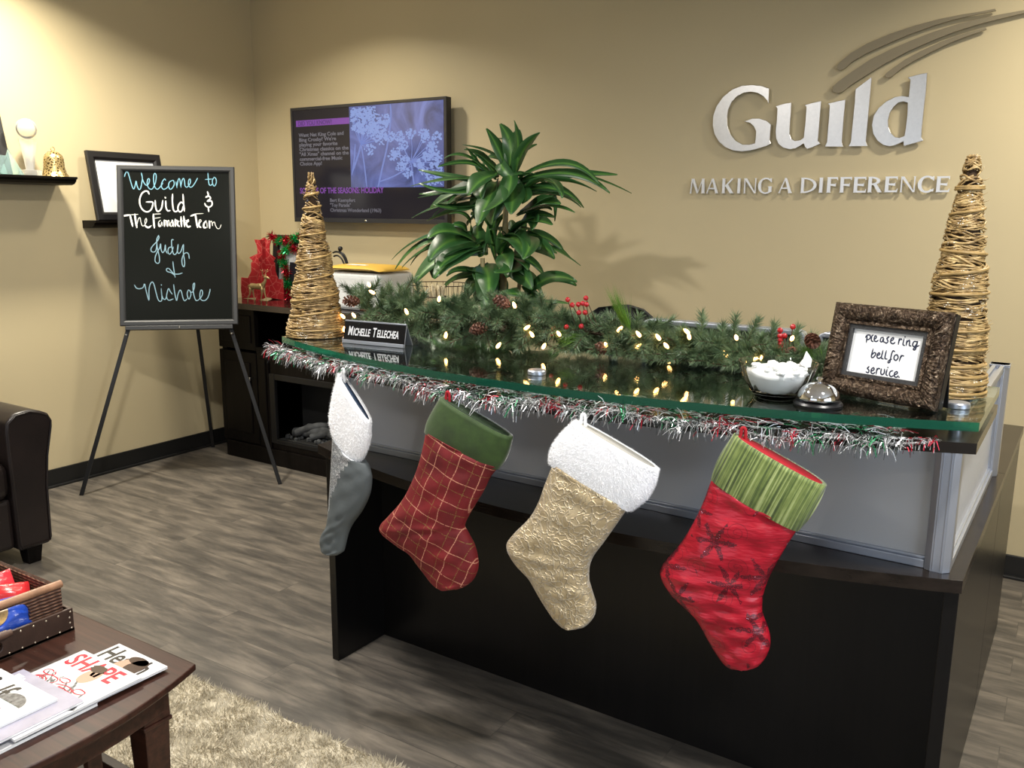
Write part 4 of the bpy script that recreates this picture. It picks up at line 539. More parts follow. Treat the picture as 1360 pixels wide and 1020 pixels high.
def satin_mat():
    m, nt, bs = newmat('red_satin_with_flourishes'); v = coord(nt)
    def vor(scale, feat='F1'):
        q = nt.nodes.new('ShaderNodeTexVoronoi'); q.feature = feat; q.inputs['Scale'].default_value = scale; lk(nt, v, q.inputs['Vector']); return q
    big = vor(10.5); sub = nt.nodes.new('ShaderNodeVectorMath'); sub.operation = 'SUBTRACT'; lk(nt, v, sub.inputs[0]); lk(nt, big.outputs['Position'], sub.inputs[1])
    # snowflake / scroll motifs about the cell points (polar pattern)
    sx = nt.nodes.new('ShaderNodeSeparateXYZ'); lk(nt, sub.outputs[0], sx.inputs[0])
    ang = math_(nt, 'ARCTAN2', sx.outputs[2], sx.outputs[0]); rad = math_(nt, 'SQRT', math_(nt, 'ADD', math_(nt, 'POWER', sx.outputs[0], 2), math_(nt, 'POWER', sx.outputs[2], 2)))
    star = math_(nt, 'ABSOLUTE', math_(nt, 'SINE', math_(nt, 'MULTIPLY', ang, 3))); flake = math_(nt, 'LESS_THAN', math_(nt, 'ADD', math_(nt, 'MULTIPLY', star, .30), math_(nt, 'MULTIPLY', noise(nt, v, 75, 2), .42)), math_(nt, 'SUBTRACT', .58, math_(nt, 'MULTIPLY', rad, 8.2)))
    spir = math_(nt, 'LESS_THAN', math_(nt, 'ABSOLUTE', math_(nt, 'SINE', math_(nt, 'ADD', math_(nt, 'MULTIPLY', ang, .5), math_(nt, 'MULTIPLY', rad, 190)))), .13); spir = math_(nt, 'MULTIPLY', spir, math_(nt, 'GREATER_THAN', rad, .040)); spir = math_(nt, 'MULTIPLY', spir, math_(nt, 'LESS_THAN', rad, .075))
    v2 = nt.nodes.new('ShaderNodeVectorMath'); v2.operation = 'ADD'; lk(nt, v, v2.inputs[0]); v2.inputs[1].default_value = (.37, .11, .53); bg2 = nt.nodes.new('ShaderNodeTexVoronoi'); bg2.inputs['Scale'].default_value = 15; lk(nt, v2.outputs[0], bg2.inputs['Vector'])
    sb2 = nt.nodes.new('ShaderNodeVectorMath'); sb2.operation = 'SUBTRACT'; lk(nt, v2.outputs[0], sb2.inputs[0]); lk(nt, bg2.outputs['Position'], sb2.inputs[1]); s2 = nt.nodes.new('ShaderNodeSeparateXYZ'); lk(nt, sb2.outputs[0], s2.inputs[0])
    ang2 = math_(nt, 'ARCTAN2', s2.outputs[2], s2.outputs[0]); rad2 = math_(nt, 'SQRT', math_(nt, 'ADD', math_(nt, 'POWER', s2.outputs[0], 2), math_(nt, 'POWER', s2.outputs[2], 2)))
    spir = math_(nt, 'MULTIPLY', math_(nt, 'LESS_THAN', math_(nt, 'ABSOLUTE', math_(nt, 'SINE', math_(nt, 'MULTIPLY', math_(nt, 'ADD', ang2, math_(nt, 'MULTIPLY', rad2, 620)), .5))), .2), math_(nt, 'LESS_THAN', rad2, .021))
    gl = noise(nt, v, 500, 2); seq = vor(190); patt = math_(nt, 'MAXIMUM', math_(nt, 'MULTIPLY', flake, math_(nt, 'GREATER_THAN', gl, .42)), math_(nt, 'MULTIPLY', spir, .6))
    red = ramp(nt, noise(nt, v, 9, 3), [(.3, (.33, .004, .016)), (.7, (.47, .010, .028))]); c = mix(nt, patt, red, (.10, .004, .012))
    spk = math_(nt, 'MULTIPLY', math_(nt, 'LESS_THAN', seq.outputs['Distance'], .2), math_(nt, 'GREATER_THAN', noise(nt, v, 45, 1), .62)); c = mix(nt, math_(nt, 'MULTIPLY', spk, flake), c, (1, .45, .62))
    lk(nt, c, bs.inputs['Base Color']); bs.inputs['Roughness'].default_value = .34; bump(nt, bs, noise(nt, coord(nt, (6, 6, 22)), 2.2, 3), .5, .012); return m
def cuff_stripe():
    m, nt, bs = newmat('ribbed_green_velvet'); rc = nt.nodes.new('ShaderNodeMapping'); rc.inputs['Scale'].default_value = (210, 0, 4); lk(nt, coord(nt, (1, 1, 1), 'Object', (0, radians(-22), 0)), rc.inputs[0]); wf = noise(nt, rc.outputs[0], 1.0, 2, .5); n = noise(nt, coord(nt), 60, 2)
    lk(nt, ramp(nt, math_(nt, 'ADD', wf, math_(nt, 'MULTIPLY', n, .12)), [(.38, (.018, .030, .005)), (.50, (.075, .12, .018)), (.62, (.19, .25, .055)), (.76, (.40, .47, .18))]), bs.inputs['Base Color'])
    bs.inputs['Roughness'].default_value = .6; bs.inputs['Sheen Weight'].default_value = .4; bump(nt, bs, wf, .7, .006); return m
M['red_cloth'] = mat('red_felt', (.36, .006, .014), .8); M['green_velvet'] = mat('green_velvet', (.028, .062, .008), .7, var=.3, vscale=25, sheen=.5, bmp=.3, bscale=40, bdist=.004); M['dark_green'] = mat('dark_green_lining', (.012, .028, .008), .8)
def glit_mat():
    m, nt, bs = newmat('silver_glitter_cloth'); v = coord(nt); q = nt.nodes.new('ShaderNodeTexVoronoi'); q.inputs['Scale'].default_value = 500; lk(nt, v, q.inputs['Vector'])
    lk(nt, ramp(nt, q.outputs['Color'], [(.2, (.22, .24, .26)), (.6, (.45, .48, .52)), (.85, (.95, .97, 1))]), bs.inputs['Base Color']); bs.inputs['Roughness'].default_value = .35; bs.inputs['Metallic'].default_value = .5; return m
def spl(k): return float(np.interp(k, [0, .12, .25, .38, .5, .6, .7], [.98, .6, .38, .16, .06, -.1, -.1]))
stocking(ST1, 'silver glitter stocking with white plush cuff hanging edge-on at the far left of the desk', [glit_mat(), fur_w, mat('navy_satin', (.03, .05, .09), .3), mat('grey_felt', (.10, .115, .12), .85, bmp=.2, bscale=90)], .022, .016, fur=5000, split=spl, wrinkle=.002, seed=1)
stocking(ST2, 'red plaid velvet stocking with plain green velvet cuff', [plaid_mat(), M['green_velvet'], M['dark_green']], .034, .027, wrinkle=.004, seed=2, loop_m=M['red_cloth'])
stocking(ST3, 'crumpled gold satin stocking with white plush cuff', [crush_mat(), fur_w, mat('cream_lining', (.45, .43, .38), .8)], .034, .024, fur=9000, wrinkle=.004, seed=3)
stocking(ST4, 'bright red satin stocking with snowflakes and ribbed green velvet cuff', [satin_mat(), cuff_stripe(), M['red_cloth']], .036, .034, wrinkle=.006, seed=4, loop_m=M['red_cloth'])

# ================================================================== TINSEL along the shelf edge
t = thing('tinsel_garland', (3.43, -2.36, 1.04), 'frosted silver, red and green tinsel strung along the front edge of the glass', 'garland')
rs = np.random.RandomState(11); n = 4600
xs = rs.uniform(2.44, 4.275, n); R_ = 2.398
px = xs; py = .04 - np.sqrt(R_ ** 2 - (np.clip(xs, 2.5, 4.34) - 3.465) ** 2) - .0; pz = 1.052 + .006 * np.sin(xs * 9) + .004 * np.sin(xs * 31) - .004 * (xs - 2.4)
lump = .80 + .22 * np.sin(xs * 40 + 2 * np.sin(xs * 13)) + .35 * np.exp(-((xs - 2.47) / .06) ** 2) - .25 * np.clip((xs - 4.0) / .3, 0, 1)
core = np.stack([px, py, pz], 1) + rs.normal(size=(n, 3)) * V(.004, .010, .004)
d = rs.normal(size=(n, 3)) * V(.55, .65, .55) + V(-.1, -.32, -.30); d /= np.linalg.norm(d, axis=1)[:, None]
ln = rs.uniform(.020, .040, n) * lump; tip = core + d * ln[:, None] + V(0, 0, -.004); mid = core + d * (ln * .55)[:, None] + V(0, 0, .003)
for a_ in (core, mid, tip):
    edge_y = .04 - np.sqrt(2.395 ** 2 - (np.clip(xs, 2.5, 4.34) - 3.465) ** 2); ins = a_[:, 1] > edge_y - .004; a_[:, 2] = np.where(ins, np.clip(a_[:, 2], 1.0525, 1.0715), a_[:, 2])
pat = np.sin(xs * 52 + 1.5 * np.sin(xs * 17)) + rs.normal(size=n) * .55
k_red = (pat > 1.15) & (rs.rand(n) < .75); k_grn = (pat < -1.2) & (rs.rand(n) < .75); k_dark = (~k_red) & (~k_grn) & (rs.rand(n) < .40); k_sil = ~(k_red | k_grn | k_dark)  # dark strands: some blackish green foil, the rest painting shade into the gaps
for nm, kk, mm, w in (('silver_fringe', k_sil, mat('frosted_silver_foil', (.76, .77, .79), .3, .6), .0013), ('red_fringe', k_red, mat('red_foil', (.42, .012, .03), .25, .5), .0022), ('green_fringe', k_grn, mat('green_foil', (.02, .24, .09), .25, .5), .0020), ('dark_fringe', k_dark, mat('dark_gap_foil', (.05, .06, .055), .3, .5), .0013)):
    b = MB(); b.strips(core[kk], mid[kk], tip[kk], w, rs); o = b.build(nm, mm, t); o['kind'] = 'stuff'
# strands lying on the shelf just behind its edge, under the glass
n = 1300; xs = rs.uniform(2.56, 4.22, n); off = rs.uniform(.004, .05, n); y0_ = .04 - np.sqrt(2.395 ** 2 - (xs - 3.465) ** 2) + off
core = np.stack([xs, y0_, np.full(n, 1.056) + rs.uniform(0, .012, n)], 1); d = rs.normal(size=(n, 3)) * V(.02, .012, .004); tip = core + d; mid = core + d * .5 + V(0, 0, .002)
for a_ in (core, mid, tip): a_[:, 2] = np.clip(a_[:, 2], 1.0525, 1.0715)
pick = rs.rand(n)
for nm, kk, mn in (('silver_fringe', pick < .62, 'frosted_silver_foil'), ('red_fringe', (pick >= .62) & (pick < .78), 'red_foil'), ('green_fringe', pick >= .78, 'green_foil')):
    b = MB(); b.strips(core[kk], mid[kk], tip[kk], .0016, rs); o = b.build(nm, bpy.data.materials[mn], t); o['kind'] = 'stuff'
b = MB(); xx = np.linspace(2.45, 4.27, 80); b.tube([(x, .04 - sqrt(R_ ** 2 - (max(x, 2.5) - 3.465) ** 2), 1.052 + .006 * sin(x * 9) + .004 * sin(x * 31) - .004 * (x - 2.4)) for x in xx], .0025, 6); b.build('core_wire', mat('grey_string', (.3, .3, .3), .5), t)
# ================================================================== THINGS ON THE GLASS
def twig_mat(name, a, b_, c):
    m, nt, bs = newmat(name); v = coord(nt); n = noise(nt, v, 55, 4); col = ramp(nt, n, [(.28, a), (.5, b_), (.72, c)])
    q = nt.nodes.new('ShaderNodeTexVoronoi'); q.inputs['Scale'].default_value = 240; lk(nt, v, q.inputs['Vector'])
    sp = math_(nt, 'MULTIPLY', math_(nt, 'LESS_THAN', q.outputs['Distance'], .32), math_(nt, 'GREATER_THAN', noise(nt, v, 30, 2), .60)); c2 = mix(nt, sp, col, (.95, .90, .78)); lk(nt, c2, bs.inputs['Base Color'])
    bs.inputs['Roughness'].default_value = .42; return m
def wicker_tree(c, H, r0, label, seed, mats, nt_, straw, pw=1.0, tp=.93):
    rs = np.random.RandomState(seed); t = thing('wicker_cone_tree', c, label, 'decoration', 'twig cone trees on the glass top')
    rad = lambda h: r0 * (1 - tp * (h / H) ** pw) * (1 + .04 * sin(h * 60))
    b = MB(); b.lathe([(.001, .002)] + [(max(.003, rad(h) - .008), h) for h in np.linspace(.002, H - .01, 24)], c, 28); b.build('cone_core', mats[2], t, smooth=180)
    b = MB()
    for k in range(nt_):
        h0 = H * (1 - sqrt(rs.rand() * .985 + .0)) if rs.rand() < .75 else H * rs.rand(); h0 = min(max(h0, .005), H - .012); a0 = rs.uniform(0, 2 * pi); turns = rs.uniform(.5, 1.4); sl = rs.normal() * .018; r = rs.uniform(.0011, .0026); off = rs.uniform(-.004, .004); P = []
        for q in np.linspace(0, 1, int(10 + 18 * turns)):
            a = a0 + q * turns * 2 * pi; h = min(max(.004, h0 + sl * (q - .5) * 2 + .003 * sin(a * 3 + k)), H - .004); R_ = rad(h) + (off + .0025 * sin(a * 5 + k * 1.7)) * (1 - .7 * h / H); P.append((c[0] + R_ * cos(a), c[1] + R_ * sin(a), c[2] + h))
        b.tube(P, r, 5)
    for k in range(36):  # loose ends
        h = H * rs.rand() * .93; a = rs.uniform(0, 2 * pi); R_ = rad(h); p0 = V(c[0] + R_ * cos(a), c[1] + R_ * sin(a), c[2] + h + .004); d = V(cos(a + .9), sin(a + .9), rs.uniform(-.2, .5)); b.tube([p0, p0 + d * .009, p0 + d * .016 + V(0, 0, .003)], [.0011, .0008, .0004], 4)
    for k in range(7): a = k * .9; b.tube([(c[0] + .009 * cos(a), c[1] + .009 * sin(a), c[2] + H - .03), (c[0] + .007 * cos(a + .4), c[1] + .007 * sin(a + .4), c[2] + H), (c[0] + .003 * cos(a + 2), c[1] + .003 * sin(a + 2), c[2] + H - .004)], .0018, 5)
    b.build('twig_wrap', mats[0], t, smooth=180)
    for h0, dh, turns, a0, w in straw:
        b = MB(); P = [];
        for q in np.linspace(0, 1, int(30 * turns) + 4):
            a = a0 + q * turns * 2 * pi; h = max(.006, h0 + dh * q); R_ = rad(h) + .004; P.append((c[0] + R_ * cos(a), c[1] + R_ * sin(a), c[2] + h))
        b.tube(P, w, 6); b.build('straw_band', mats[1], t, smooth=180)
    return t
tw1 = twig_mat('frosted_brown_twig', (.11, .06, .018), (.32, .205, .08), (.56, .40, .175)); tw2 = twig_mat('frosted_tan_twig', (.14, .08, .026), (.39, .26, .105), (.66, .49, .23))
st1 = mat('golden_straw', (.36, .235, .085), .45, var=.35, vscale=40); core_m = mat('brown_cone_core', (.045, .024, .010), .9)
wicker_tree((2.566, -2.077, GZ), .475, .084, 'brown glittered twig cone tree at the left end of the glass', 21, (tw1, st1, core_m), 300, [(.02, .012, 1.1, 2.5, .0026), (.10, .035, .6, 3.6, .003), (.155, .04, .6, 3.7, .003), (.215, .035, .6, 3.7, .003), (.29, .02, .6, 3.6, .0026), (.37, .012, .6, 3.5, .0032), (.405, .015, .5, 3.8, .003), (.06, .03, .5, 4.1, .003)])
wicker_tree((4.259, -1.935, GZ), .488, .064, 'tan glittered twig cone tree behind the framed bell sign', 22, (tw2, st1, core_m), 330, [(.012, .0, 1.05, 1, .0038), (.03, .004, 1.05, 2, .0036), (.048, -.002, 1.0, .4, .0036), (.065, .006, .9, 3, .0034), (.10, .002, 1, 2.2, .003), (.135, .012, .8, 3.3, .003), (.21, .01, .8, 3.5, .0035), (.25, .02, .5, 4, .004), (.30, -.01, .6, 3.4, .0035), (.37, .018, .6, 3.6, .0034), (.42, .006, 1.6, 3.2, .003)], 1.6, .84)
# name plate
NPF = Fr((2.832, -2.128, GZ), nrm(V(2.932 - 2.736, -2.111 + 2.131, 0)), nrm(V(.1, -.97, .22)))
t = thing('name_plate', (2.832, -2.12, GZ), 'black name plate in a silver holder beside the left cone tree', 'name plate')
b = MB(); b.box(-.102, .102, .004, .064, -.003, 0, NPF); b.build('plate', mat('glossy_black_plate', (.008, .008, .009), .12), t)
b = MB(); b.box(-.103, .103, .0, .010, -.001, .004, NPF); b.box(-.103, .103, .0, .064, -.006, -.003, NPF); b.box(-.103, .103, .062, .0665, -.006, .0005, NPF)
b.add([NPF.P(-.103, .060, -.006), NPF.P(.103, .060, -.006), V(*NPF.P(.103, 0, -.045)[:2], GZ + .001), V(*NPF.P(-.103, 0, -.045)[:2], GZ + .001), NPF.P(-.103, .064, -.006), NPF.P(.103, .064, -.006), V(*NPF.P(.103, 0, -.049)[:2], GZ + .001), V(*NPF.P(-.103, 0, -.049)[:2], GZ + .001)], [(0, 1, 2, 3), (5, 4, 7, 6), (0, 3, 7, 4), (1, 5, 6, 2), (0, 4, 5, 1), (3, 2, 6, 7)])
b.build('holder', M['silver'], t, bevel=.0008)
b = MB(); x = -.088
for s, big in (('M', 1), ('ICHELLE', 0), (' ', 2), ('T', 1), ('ELLECHEA', 0)):
    if big == 2: x += .007; continue
    w = text_mesh(s, .036 if big else .029, NPF, x, .024, .0004, sx=.62, shear=.16, bold=.0006, mb=b); x += w + .0012
k = .172 / (x + .088); b.v = [tuple(NPF.P(-.088 + ((V(*q) - NPF.O) @ NPF.u + .088) * k, (V(*q) - NPF.O) @ NPF.v, (V(*q) - NPF.O) @ NPF.n)) for q in b.v]
b.build('lettering', mat('silver_lettering', (.75, .75, .76), .4, .2), t)
# framed sign
SG = Fr((SIGN['O'][0], SIGN['O'][1], SIGN['O'][2] + .003), SIGN['u'], SIGN['n'])
t = thing('bell_sign', tuple(SG.O), 'ornate bronze picture frame asking visitors to ring the bell', 'picture frame')
m, nt, bs = newmat('carved_bronze'); v = coord(nt); q = noise(nt, v, 95, 3, .6, 1.5)
lk(nt, ramp(nt, q, [(.32, (.012, .007, .004)), (.54, (.080, .050, .030)), (.76, (.42, .33, .24))]), bs.inputs['Base Color']); bs.inputs['Metallic'].default_value = .65; bs.inputs['Roughness'].default_value = .3; bump(nt, bs, q, 1.0, .007); M['bronze'] = m
FX, FZ0, FZ1 = .121, 0.0, .189; PX, PZ0_, PZ1_ = .0730, .0500, .1390
prof = [(0, -.012), (0, .006), (.004, .0125), (.011, .016), (.020, .0155), (.027, .011), (.031, .0065), (.033, .0085), (.0375, .0085), (.0385, .004), (.0385, -.012)]
b = MB(); W_ = FX - PX - .008; H0 = PZ0_ - FZ0 - .008; H1 = FZ1 - PZ1_ - .008; per = []
NS = 26
def side(a, b2, ia, ib):
    return [(a, b2, ia, ib)]
cor = [(-FX, FZ0), (FX, FZ0), (FX, FZ1), (-FX, FZ1)]; cin = [(-PX - .008, PZ0_ - .008), (PX + .008, PZ0_ - .008), (PX + .008, PZ1_ + .008), (-PX - .008, PZ1_ + .008)]
for k in range(4):
    A, B_, Ai, Bi = cor[k], cor[(k + 1) % 4], cin[k], cin[(k + 1) % 4]; rings = []; nseg = 90
    for q in np.linspace(0, 1, nseg):
        o = (A[0] + (B_[0] - A[0]) * q, A[1] + (B_[1] - A[1]) * q); i2 = (Ai[0] + (Bi[0] - Ai[0]) * q, Ai[1] + (Bi[1] - Ai[1]) * q)
        s_ = q * np.hypot(B_[0] - A[0], B_[1] - A[1]); ring = []
        for d, h in prof:
            f = d / .0385; leaf = .0018 * max(0, sin(s_ * 2 * pi / .0135 + f * 5)) * sin(pi * min(1, f / .8)) if 0 < f < .8 else 0
            leaf += .0012 * sin(s_ * 2 * pi / .0075 + f * 2.6) * sin(pi * min(1, f / .8)) if 0 < f < .8 else 0
            ring.append(SG.P(o[0] + (i2[0] - o[0]) * f, o[1] + (i2[1] - o[1]) * f, h + leaf))
        rings.append(ring)
    b.loft(rings, cap=True)
recalc(b.build('moulding', M['bronze'], t, smooth=50))
b = MB()
for q in ((-PX - .0095, -PX, PZ0_ - .0095, PZ1_ + .0095), (PX, PX + .0095, PZ0_ - .0095, PZ1_ + .0095), (-PX, PX, PZ0_ - .0095, PZ0_), (-PX, PX, PZ1_, PZ1_ + .0095)): b.box(q[0], q[1], q[2], q[3], -.004, .004, SG)
b.build('inner_liner', mat('dark_pewter', (.05, .05, .052), .45, .4, bmp=.4, bscale=300), t)
b = MB(); b.box(-PX - .006, PX + .006, PZ0_ - .006, PZ1_ + .006, -.006, -.002, SG); pp = b.build('paper', M['paper'], t)
b = MB()
for s in SIGNTXT: b.ribbon([tuple(q) for q in s], .0028, SG, -.0017, .0003)
b.build('lettering', mat('navy_ink', (.012, .018, .05), .6), pp)
b = MB(); b.box(-FX + .012, FX + .0015, .006, FZ1 - .001, -.024, -.0085, SG); b.build('backing', M['black'], t)
b = MB(); b.add([SG.P(.062, .105, -.0245), SG.P(.118, .105, -.0245), V(*SG.P(.118, 0, -.06)[:2], GZ + .0005), V(*SG.P(.062, 0, -.06)[:2], GZ + .0005), SG.P(.062, .105, -.0275), SG.P(.118, .105, -.0275), V(*SG.P(.118, 0, -.063)[:2], GZ + .0005), V(*SG.P(.062, 0, -.063)[:2], GZ + .0005)], [(0, 1, 2, 3), (5, 4, 7, 6), (0, 3, 7, 4), (1, 5, 6, 2), (0, 4, 5, 1), (3, 2, 6, 7)]); b.build('easel_back', M['black'], t, bevel=.001)
# call bell
c = (4.058, -2.205, GZ); t = thing('service_bell', c, 'chrome dome call bell in front of the framed sign', 'bell')
b = MB(); b.lathe([(.001, .0), (.046, .0), (.047, .004), (.044, .008), (.030, .011), (.001, .011)], c, 40); b.build('base', M['black'], t, smooth=40)
b = MB(); b.lathe([(.038, .012)] + [(.0405 * cos(a), .013 + .034 * sin(a)) for a in np.linspace(.0, pi / 2 - .02, 14)], c, 48); o = b.build('dome', M['chrome'], t, smooth=180)
b = MB(); b.lathe([(.001, .045), (.0035, .045), (.0035, .050), (.0065, .051), (.0065, .054), (.0035, .0565), (.001, .057)], c, 20); b.build('plunger', M['chrome'], t, smooth=40)
# bowl of mints
c = (3.966, -2.172, GZ); t = thing('candy_bowl', c, 'clear ribbed glass bowl beside the call bell', 'bowl')
mg = mat('clear_glass', (.97, .985, .985), .02, trans=1, ior=1.3)
b = MB(); outer = [(.040, .0), (.045, .003), (.057, .020), (.069, .042), (.075, .060), (.079, .073)]; inner = [(.076, .073), (.072, .060), (.065, .042), (.053, .021), (.036, .007), (.001, .006)]; N = 72; rings = []
for r, z in [(.001, .0)] + outer: rings.append([V(c[0], c[1], c[2]) + V((r + (.0012 * cos(18 * 2 * pi * k / N) if .05 < r < .078 else 0)) * cos(2 * pi * k / N), (r + (.0012 * cos(18 * 2 * pi * k / N) if .05 < r < .078 else 0)) * sin(2 * pi * k / N), z) for k in range(N)])
for r, z in inner: rings.append([V(*c) + V(r * cos(2 * pi * k / N), r * sin(2 * pi * k / N), z) for k in range(N)])
b.loft(rings, cap=True); recalc(b.build('glass_bowl', mg, t, smooth=60))
b = MB(); rs = np.random.RandomState(4); rnd = random.Random(4)
b.lathe([(.001, .009), (.040, .010), (.051, .025), (.060, .044), (.062, .053), (.046, .062), (.001, .066)], c, 32)
for k in range(250):
    z = rnd.uniform(.016, .070); r = (.036 + .036 * min(1, (z - .006) / .05)) * sqrt(rnd.random()) * .86 if z < .062 else .050 * sqrt(rnd.random()); a = rnd.uniform(0, 6.28); d = nrm(rs.normal(size=3)); b.ball((c[0] + r * cos(a), c[1] + r * sin(a), c[2] + .010 + (z - .010) * .95), rnd.uniform(.006, .0085), 8, (1.1, 1.1, .75))
o = b.build('wrapped_mints', mat('white_wrapper', (.88, .89, .88), .3, sheen=.2), org=c, smooth=180); tag(o, 'heap of white wrapped mints filling the glass bowl', 'candy', kind='stuff')
b = MB(); b.tube([(c[0] + .052, c[1] + .010, c[2] + .070), (c[0] + .056, c[1] + .008, c[2] + .082), (c[0] + .053, c[1] + .006, c[2] + .098)], [.012, .009, .001], 7); o = b.build('wrapper_twist', M['paper'], org=(c[0] + .052, c[1] + .01, c[2] + .070), smooth=60); tag(o, 'single white wrapper twist poking up from the mints', 'wrapper')

# ================================================================== PINE GARLAND AND LIGHTS
m, nt, bs = newmat('pine_needles'); v = coord(nt); n1 = noise(nt, v, 38, 3); n2 = noise(nt, v, 11, 2)
c1 = ramp(nt, n1, [(.3, (.022, .050, .024)), (.5, (.075, .145, .068)), (.72, (.22, .30, .15))]); lk(nt, mix(nt, math_(nt, 'MULTIPLY', n2, .55), c1, (.15, .20, .10)), bs.inputs['Base Color']); bs.inputs['Roughness'].default_value = .42; needle = m
bright = mat('bright_grass_needles', (.13, .27, .035), .5, var=.3, vscale=30); bark = mat('brown_wire_stem', (.06, .032, .016), .8)
gar = thing('pine_garland', (3.3, -1.95, GZ), 'green artificial pine garland with berries and cones lying along the glass top', 'garland')
rs = np.random.RandomState(8)
spx = np.array([2.70, 2.85, 3.05, 3.25, 3.45, 3.65, 3.85, 4.02]); spy = np.array([-1.985, -1.975, -1.955, -1.94, -1.90, -1.885, -1.88, -1.90]); spz = np.array([1.160, 1.16, 1.17, 1.163, 1.138, 1.125, 1.118, 1.118])
def spine(x): return V(x, np.interp(x, spx, spy), np.interp(x, spx, spz))
nb, nt2, nw = [], [], []; stems = MB()
def sprig(p0, p1, nn, L, droop=.01, w=.0015):
    p0 = np.array(p0); p1 = np.array(p1); p1[2] = max(p1[2], GZ + .014); mid = (p0 + p1) / 2 + V(0, 0, droop); P = crom([p0, mid, p1], 9); stems.tube(P, .0016, 5)
    q = rs.uniform(.08, 1, nn); i = np.minimum((q * 8).astype(int), 7); f = (q * 8 - i)[:, None]; base = P[i] * (1 - f) + P[i + 1] * f; t = P[np.minimum(i + 1, 8)] - P[i]; t /= np.linalg.norm(t, axis=1)[:, None]
    r = rs.normal(size=(nn, 3)); r -= t * (r * t).sum(1)[:, None]; r /= np.linalg.norm(r, axis=1)[:, None]; d = r * .80 + t * (.55 + .5 * q[:, None] ** 3); d /= np.linalg.norm(d, axis=1)[:, None]
    tip = base + d * (L * rs.uniform(.65, 1.1, nn) * (1 - .25 * q))[:, None]; tip[:, 2] = np.maximum(tip[:, 2], GZ + .003); nb.append(base); nt2.append(tip); nw.append(np.full(nn, w))
for tp in SPRIGTIPS: tp = V(*tp); x0 = np.clip(tp[0] + rs.normal() * .035, 2.68, 4.03); sprig(spine(x0), tp - nrm(tp - spine(x0)) * .012, 220, .034, w=.0019)
for k in range(210):
    x0 = rs.uniform(2.67, 4.06); a = rs.uniform(-.9, pi + .7); ln = rs.uniform(.06, .115); s0 = spine(x0); tp = s0 + V(rs.normal() * .045, -cos(a) * ln * 1.05, sin(a) * ln * .62 - .012)
    sprig(s0, tp, 170, .038, w=.0020)
for k in range(230):
    x0 = rs.uniform(2.74, 4.06); s0 = spine(x0) + V(0, 0, -.02); tq = s0 + V(rs.normal() * .05, -rs.uniform(-.06, .115), 0); tq[2] = GZ + rs.uniform(.012, .035); sprig(s0, tq, 110, .034, .0, w=.0019)
b = MB(); B_ = np.concatenate(nb); T_ = np.concatenate(nt2); w_ = np.concatenate(nw); b.blades(B_, T_, w_, rs); o = b.build('needles', needle, gar); o['kind'] = 'stuff'
xx = np.linspace(2.66, 4.05, 60); stems.tube([spine(x) + V(0, .006 * sin(x * 40), .006 * cos(x * 33)) for x in xx], .004, 6); stems.build('stems', bark, gar)
for tp in GREENTIPS:
    b = MB(); tp = V(*tp); s0 = spine(np.clip(tp[0] + .015, 2.7, 4.03)); n = 70; base = s0 + (tp - s0) * rs.uniform(.0, .45, n)[:, None]; tip = tp + rs.normal(size=(n, 3)) * .014 + (tp - s0) * .12; tip[:, 2] = np.maximum(tip[:, 2], GZ + .004); b.blades(base, tip, .0016, rs)
    o = b.build('grass_tuft', bright, gar); o['label'] = 'bright green grassy tufts'
cone_m = mat('brown_pine_cone', (.115, .045, .026), .6, var=.4, vscale=60)
for k, c in enumerate(CONES):
    c = V(*c); c[2] = max(c[2], GZ + .03); ax = nrm(rs.normal(size=3) * V(1, 1, .6)); a1 = nrm(np.cross(ax, V(.3, .2, .9))); b1 = np.cross(ax, a1); b = MB(); b.ball(c, .011, 8)
    for j in range(46):
        h = -.022 + .044 * j / 45; r = .0175 * sqrt(max(.08, 1 - (h / .025) ** 2)); g = j * 2.39996; o_ = a1 * cos(g) + b1 * sin(g); tn = -a1 * sin(g) + b1 * cos(g); p0 = c + ax * h + o_ * r * .35; p1 = c + ax * (h + .006) + o_ * r
        b.add([p0 + tn * .003, p0 - tn * .003, p1 - tn * .0045, p1 + ax * .002, p1 + tn * .0045, p0 - ax * .003, p1 - ax * .003], [(0, 1, 2, 3, 4), (1, 0, 5), (0, 4, 6, 5), (1, 5, 6, 2), (2, 6, 4, 3)])
    b.build('pine_cone', cone_m, gar)
berry_m = mat('glossy_red_berry', (.38, .008, .015), .15, coat=.6)
bd = None
for c in BERRY:
    c = V(*c); c[2] = max(c[2], GZ + .009)
    if bd is None:
        b = MB(); b.ball((0, 0, 0), .0068, 14); o = b.build('berry', berry_m, gar, org=(0, 0, 0), smooth=180); bd = o.data
    else: o = bpy.data.objects.new('berry', bd); COL.objects.link(o); o.parent = gar
    o.location = tuple(c - V(*WORLD[gar]))
for k, c in enumerate(BERRY):
    b = MB(); c = V(*c); s0 = spine(np.clip(c[0] + .02 * sin(k * 2), 2.7, 4.03)); b.tube(crom([s0, (s0 + c) / 2 + V(.006, -.01, .0), c], 6), .0012, 5); b.build('berry_stem', bark, gar)
lights = thing('string_lights', (3.32, -1.97, GZ), 'string of glowing warm mini lights threaded through the pine garland', 'lights')
bulb_m = mat('glowing_warm_bulb', (1, .8, .5), .3, emis=(1.0, .50, .15), estr=11.0)
b = MB(); b.lathe([(.0005, .010), (.0022, .0085), (.0040, .004), (.0046, 0), (.0042, -.005), (.0030, -.008), (.0005, -.009)], (0, 0, 0), 12); bu = b.build('bulb', bulb_m, lights, org=(0, 0, 0), smooth=180); bdat = bu.data; sock = MB(); wire = MB(); prev = None
order = sorted(range(len(BULBS)), key=lambda k: BULBS[k][0])
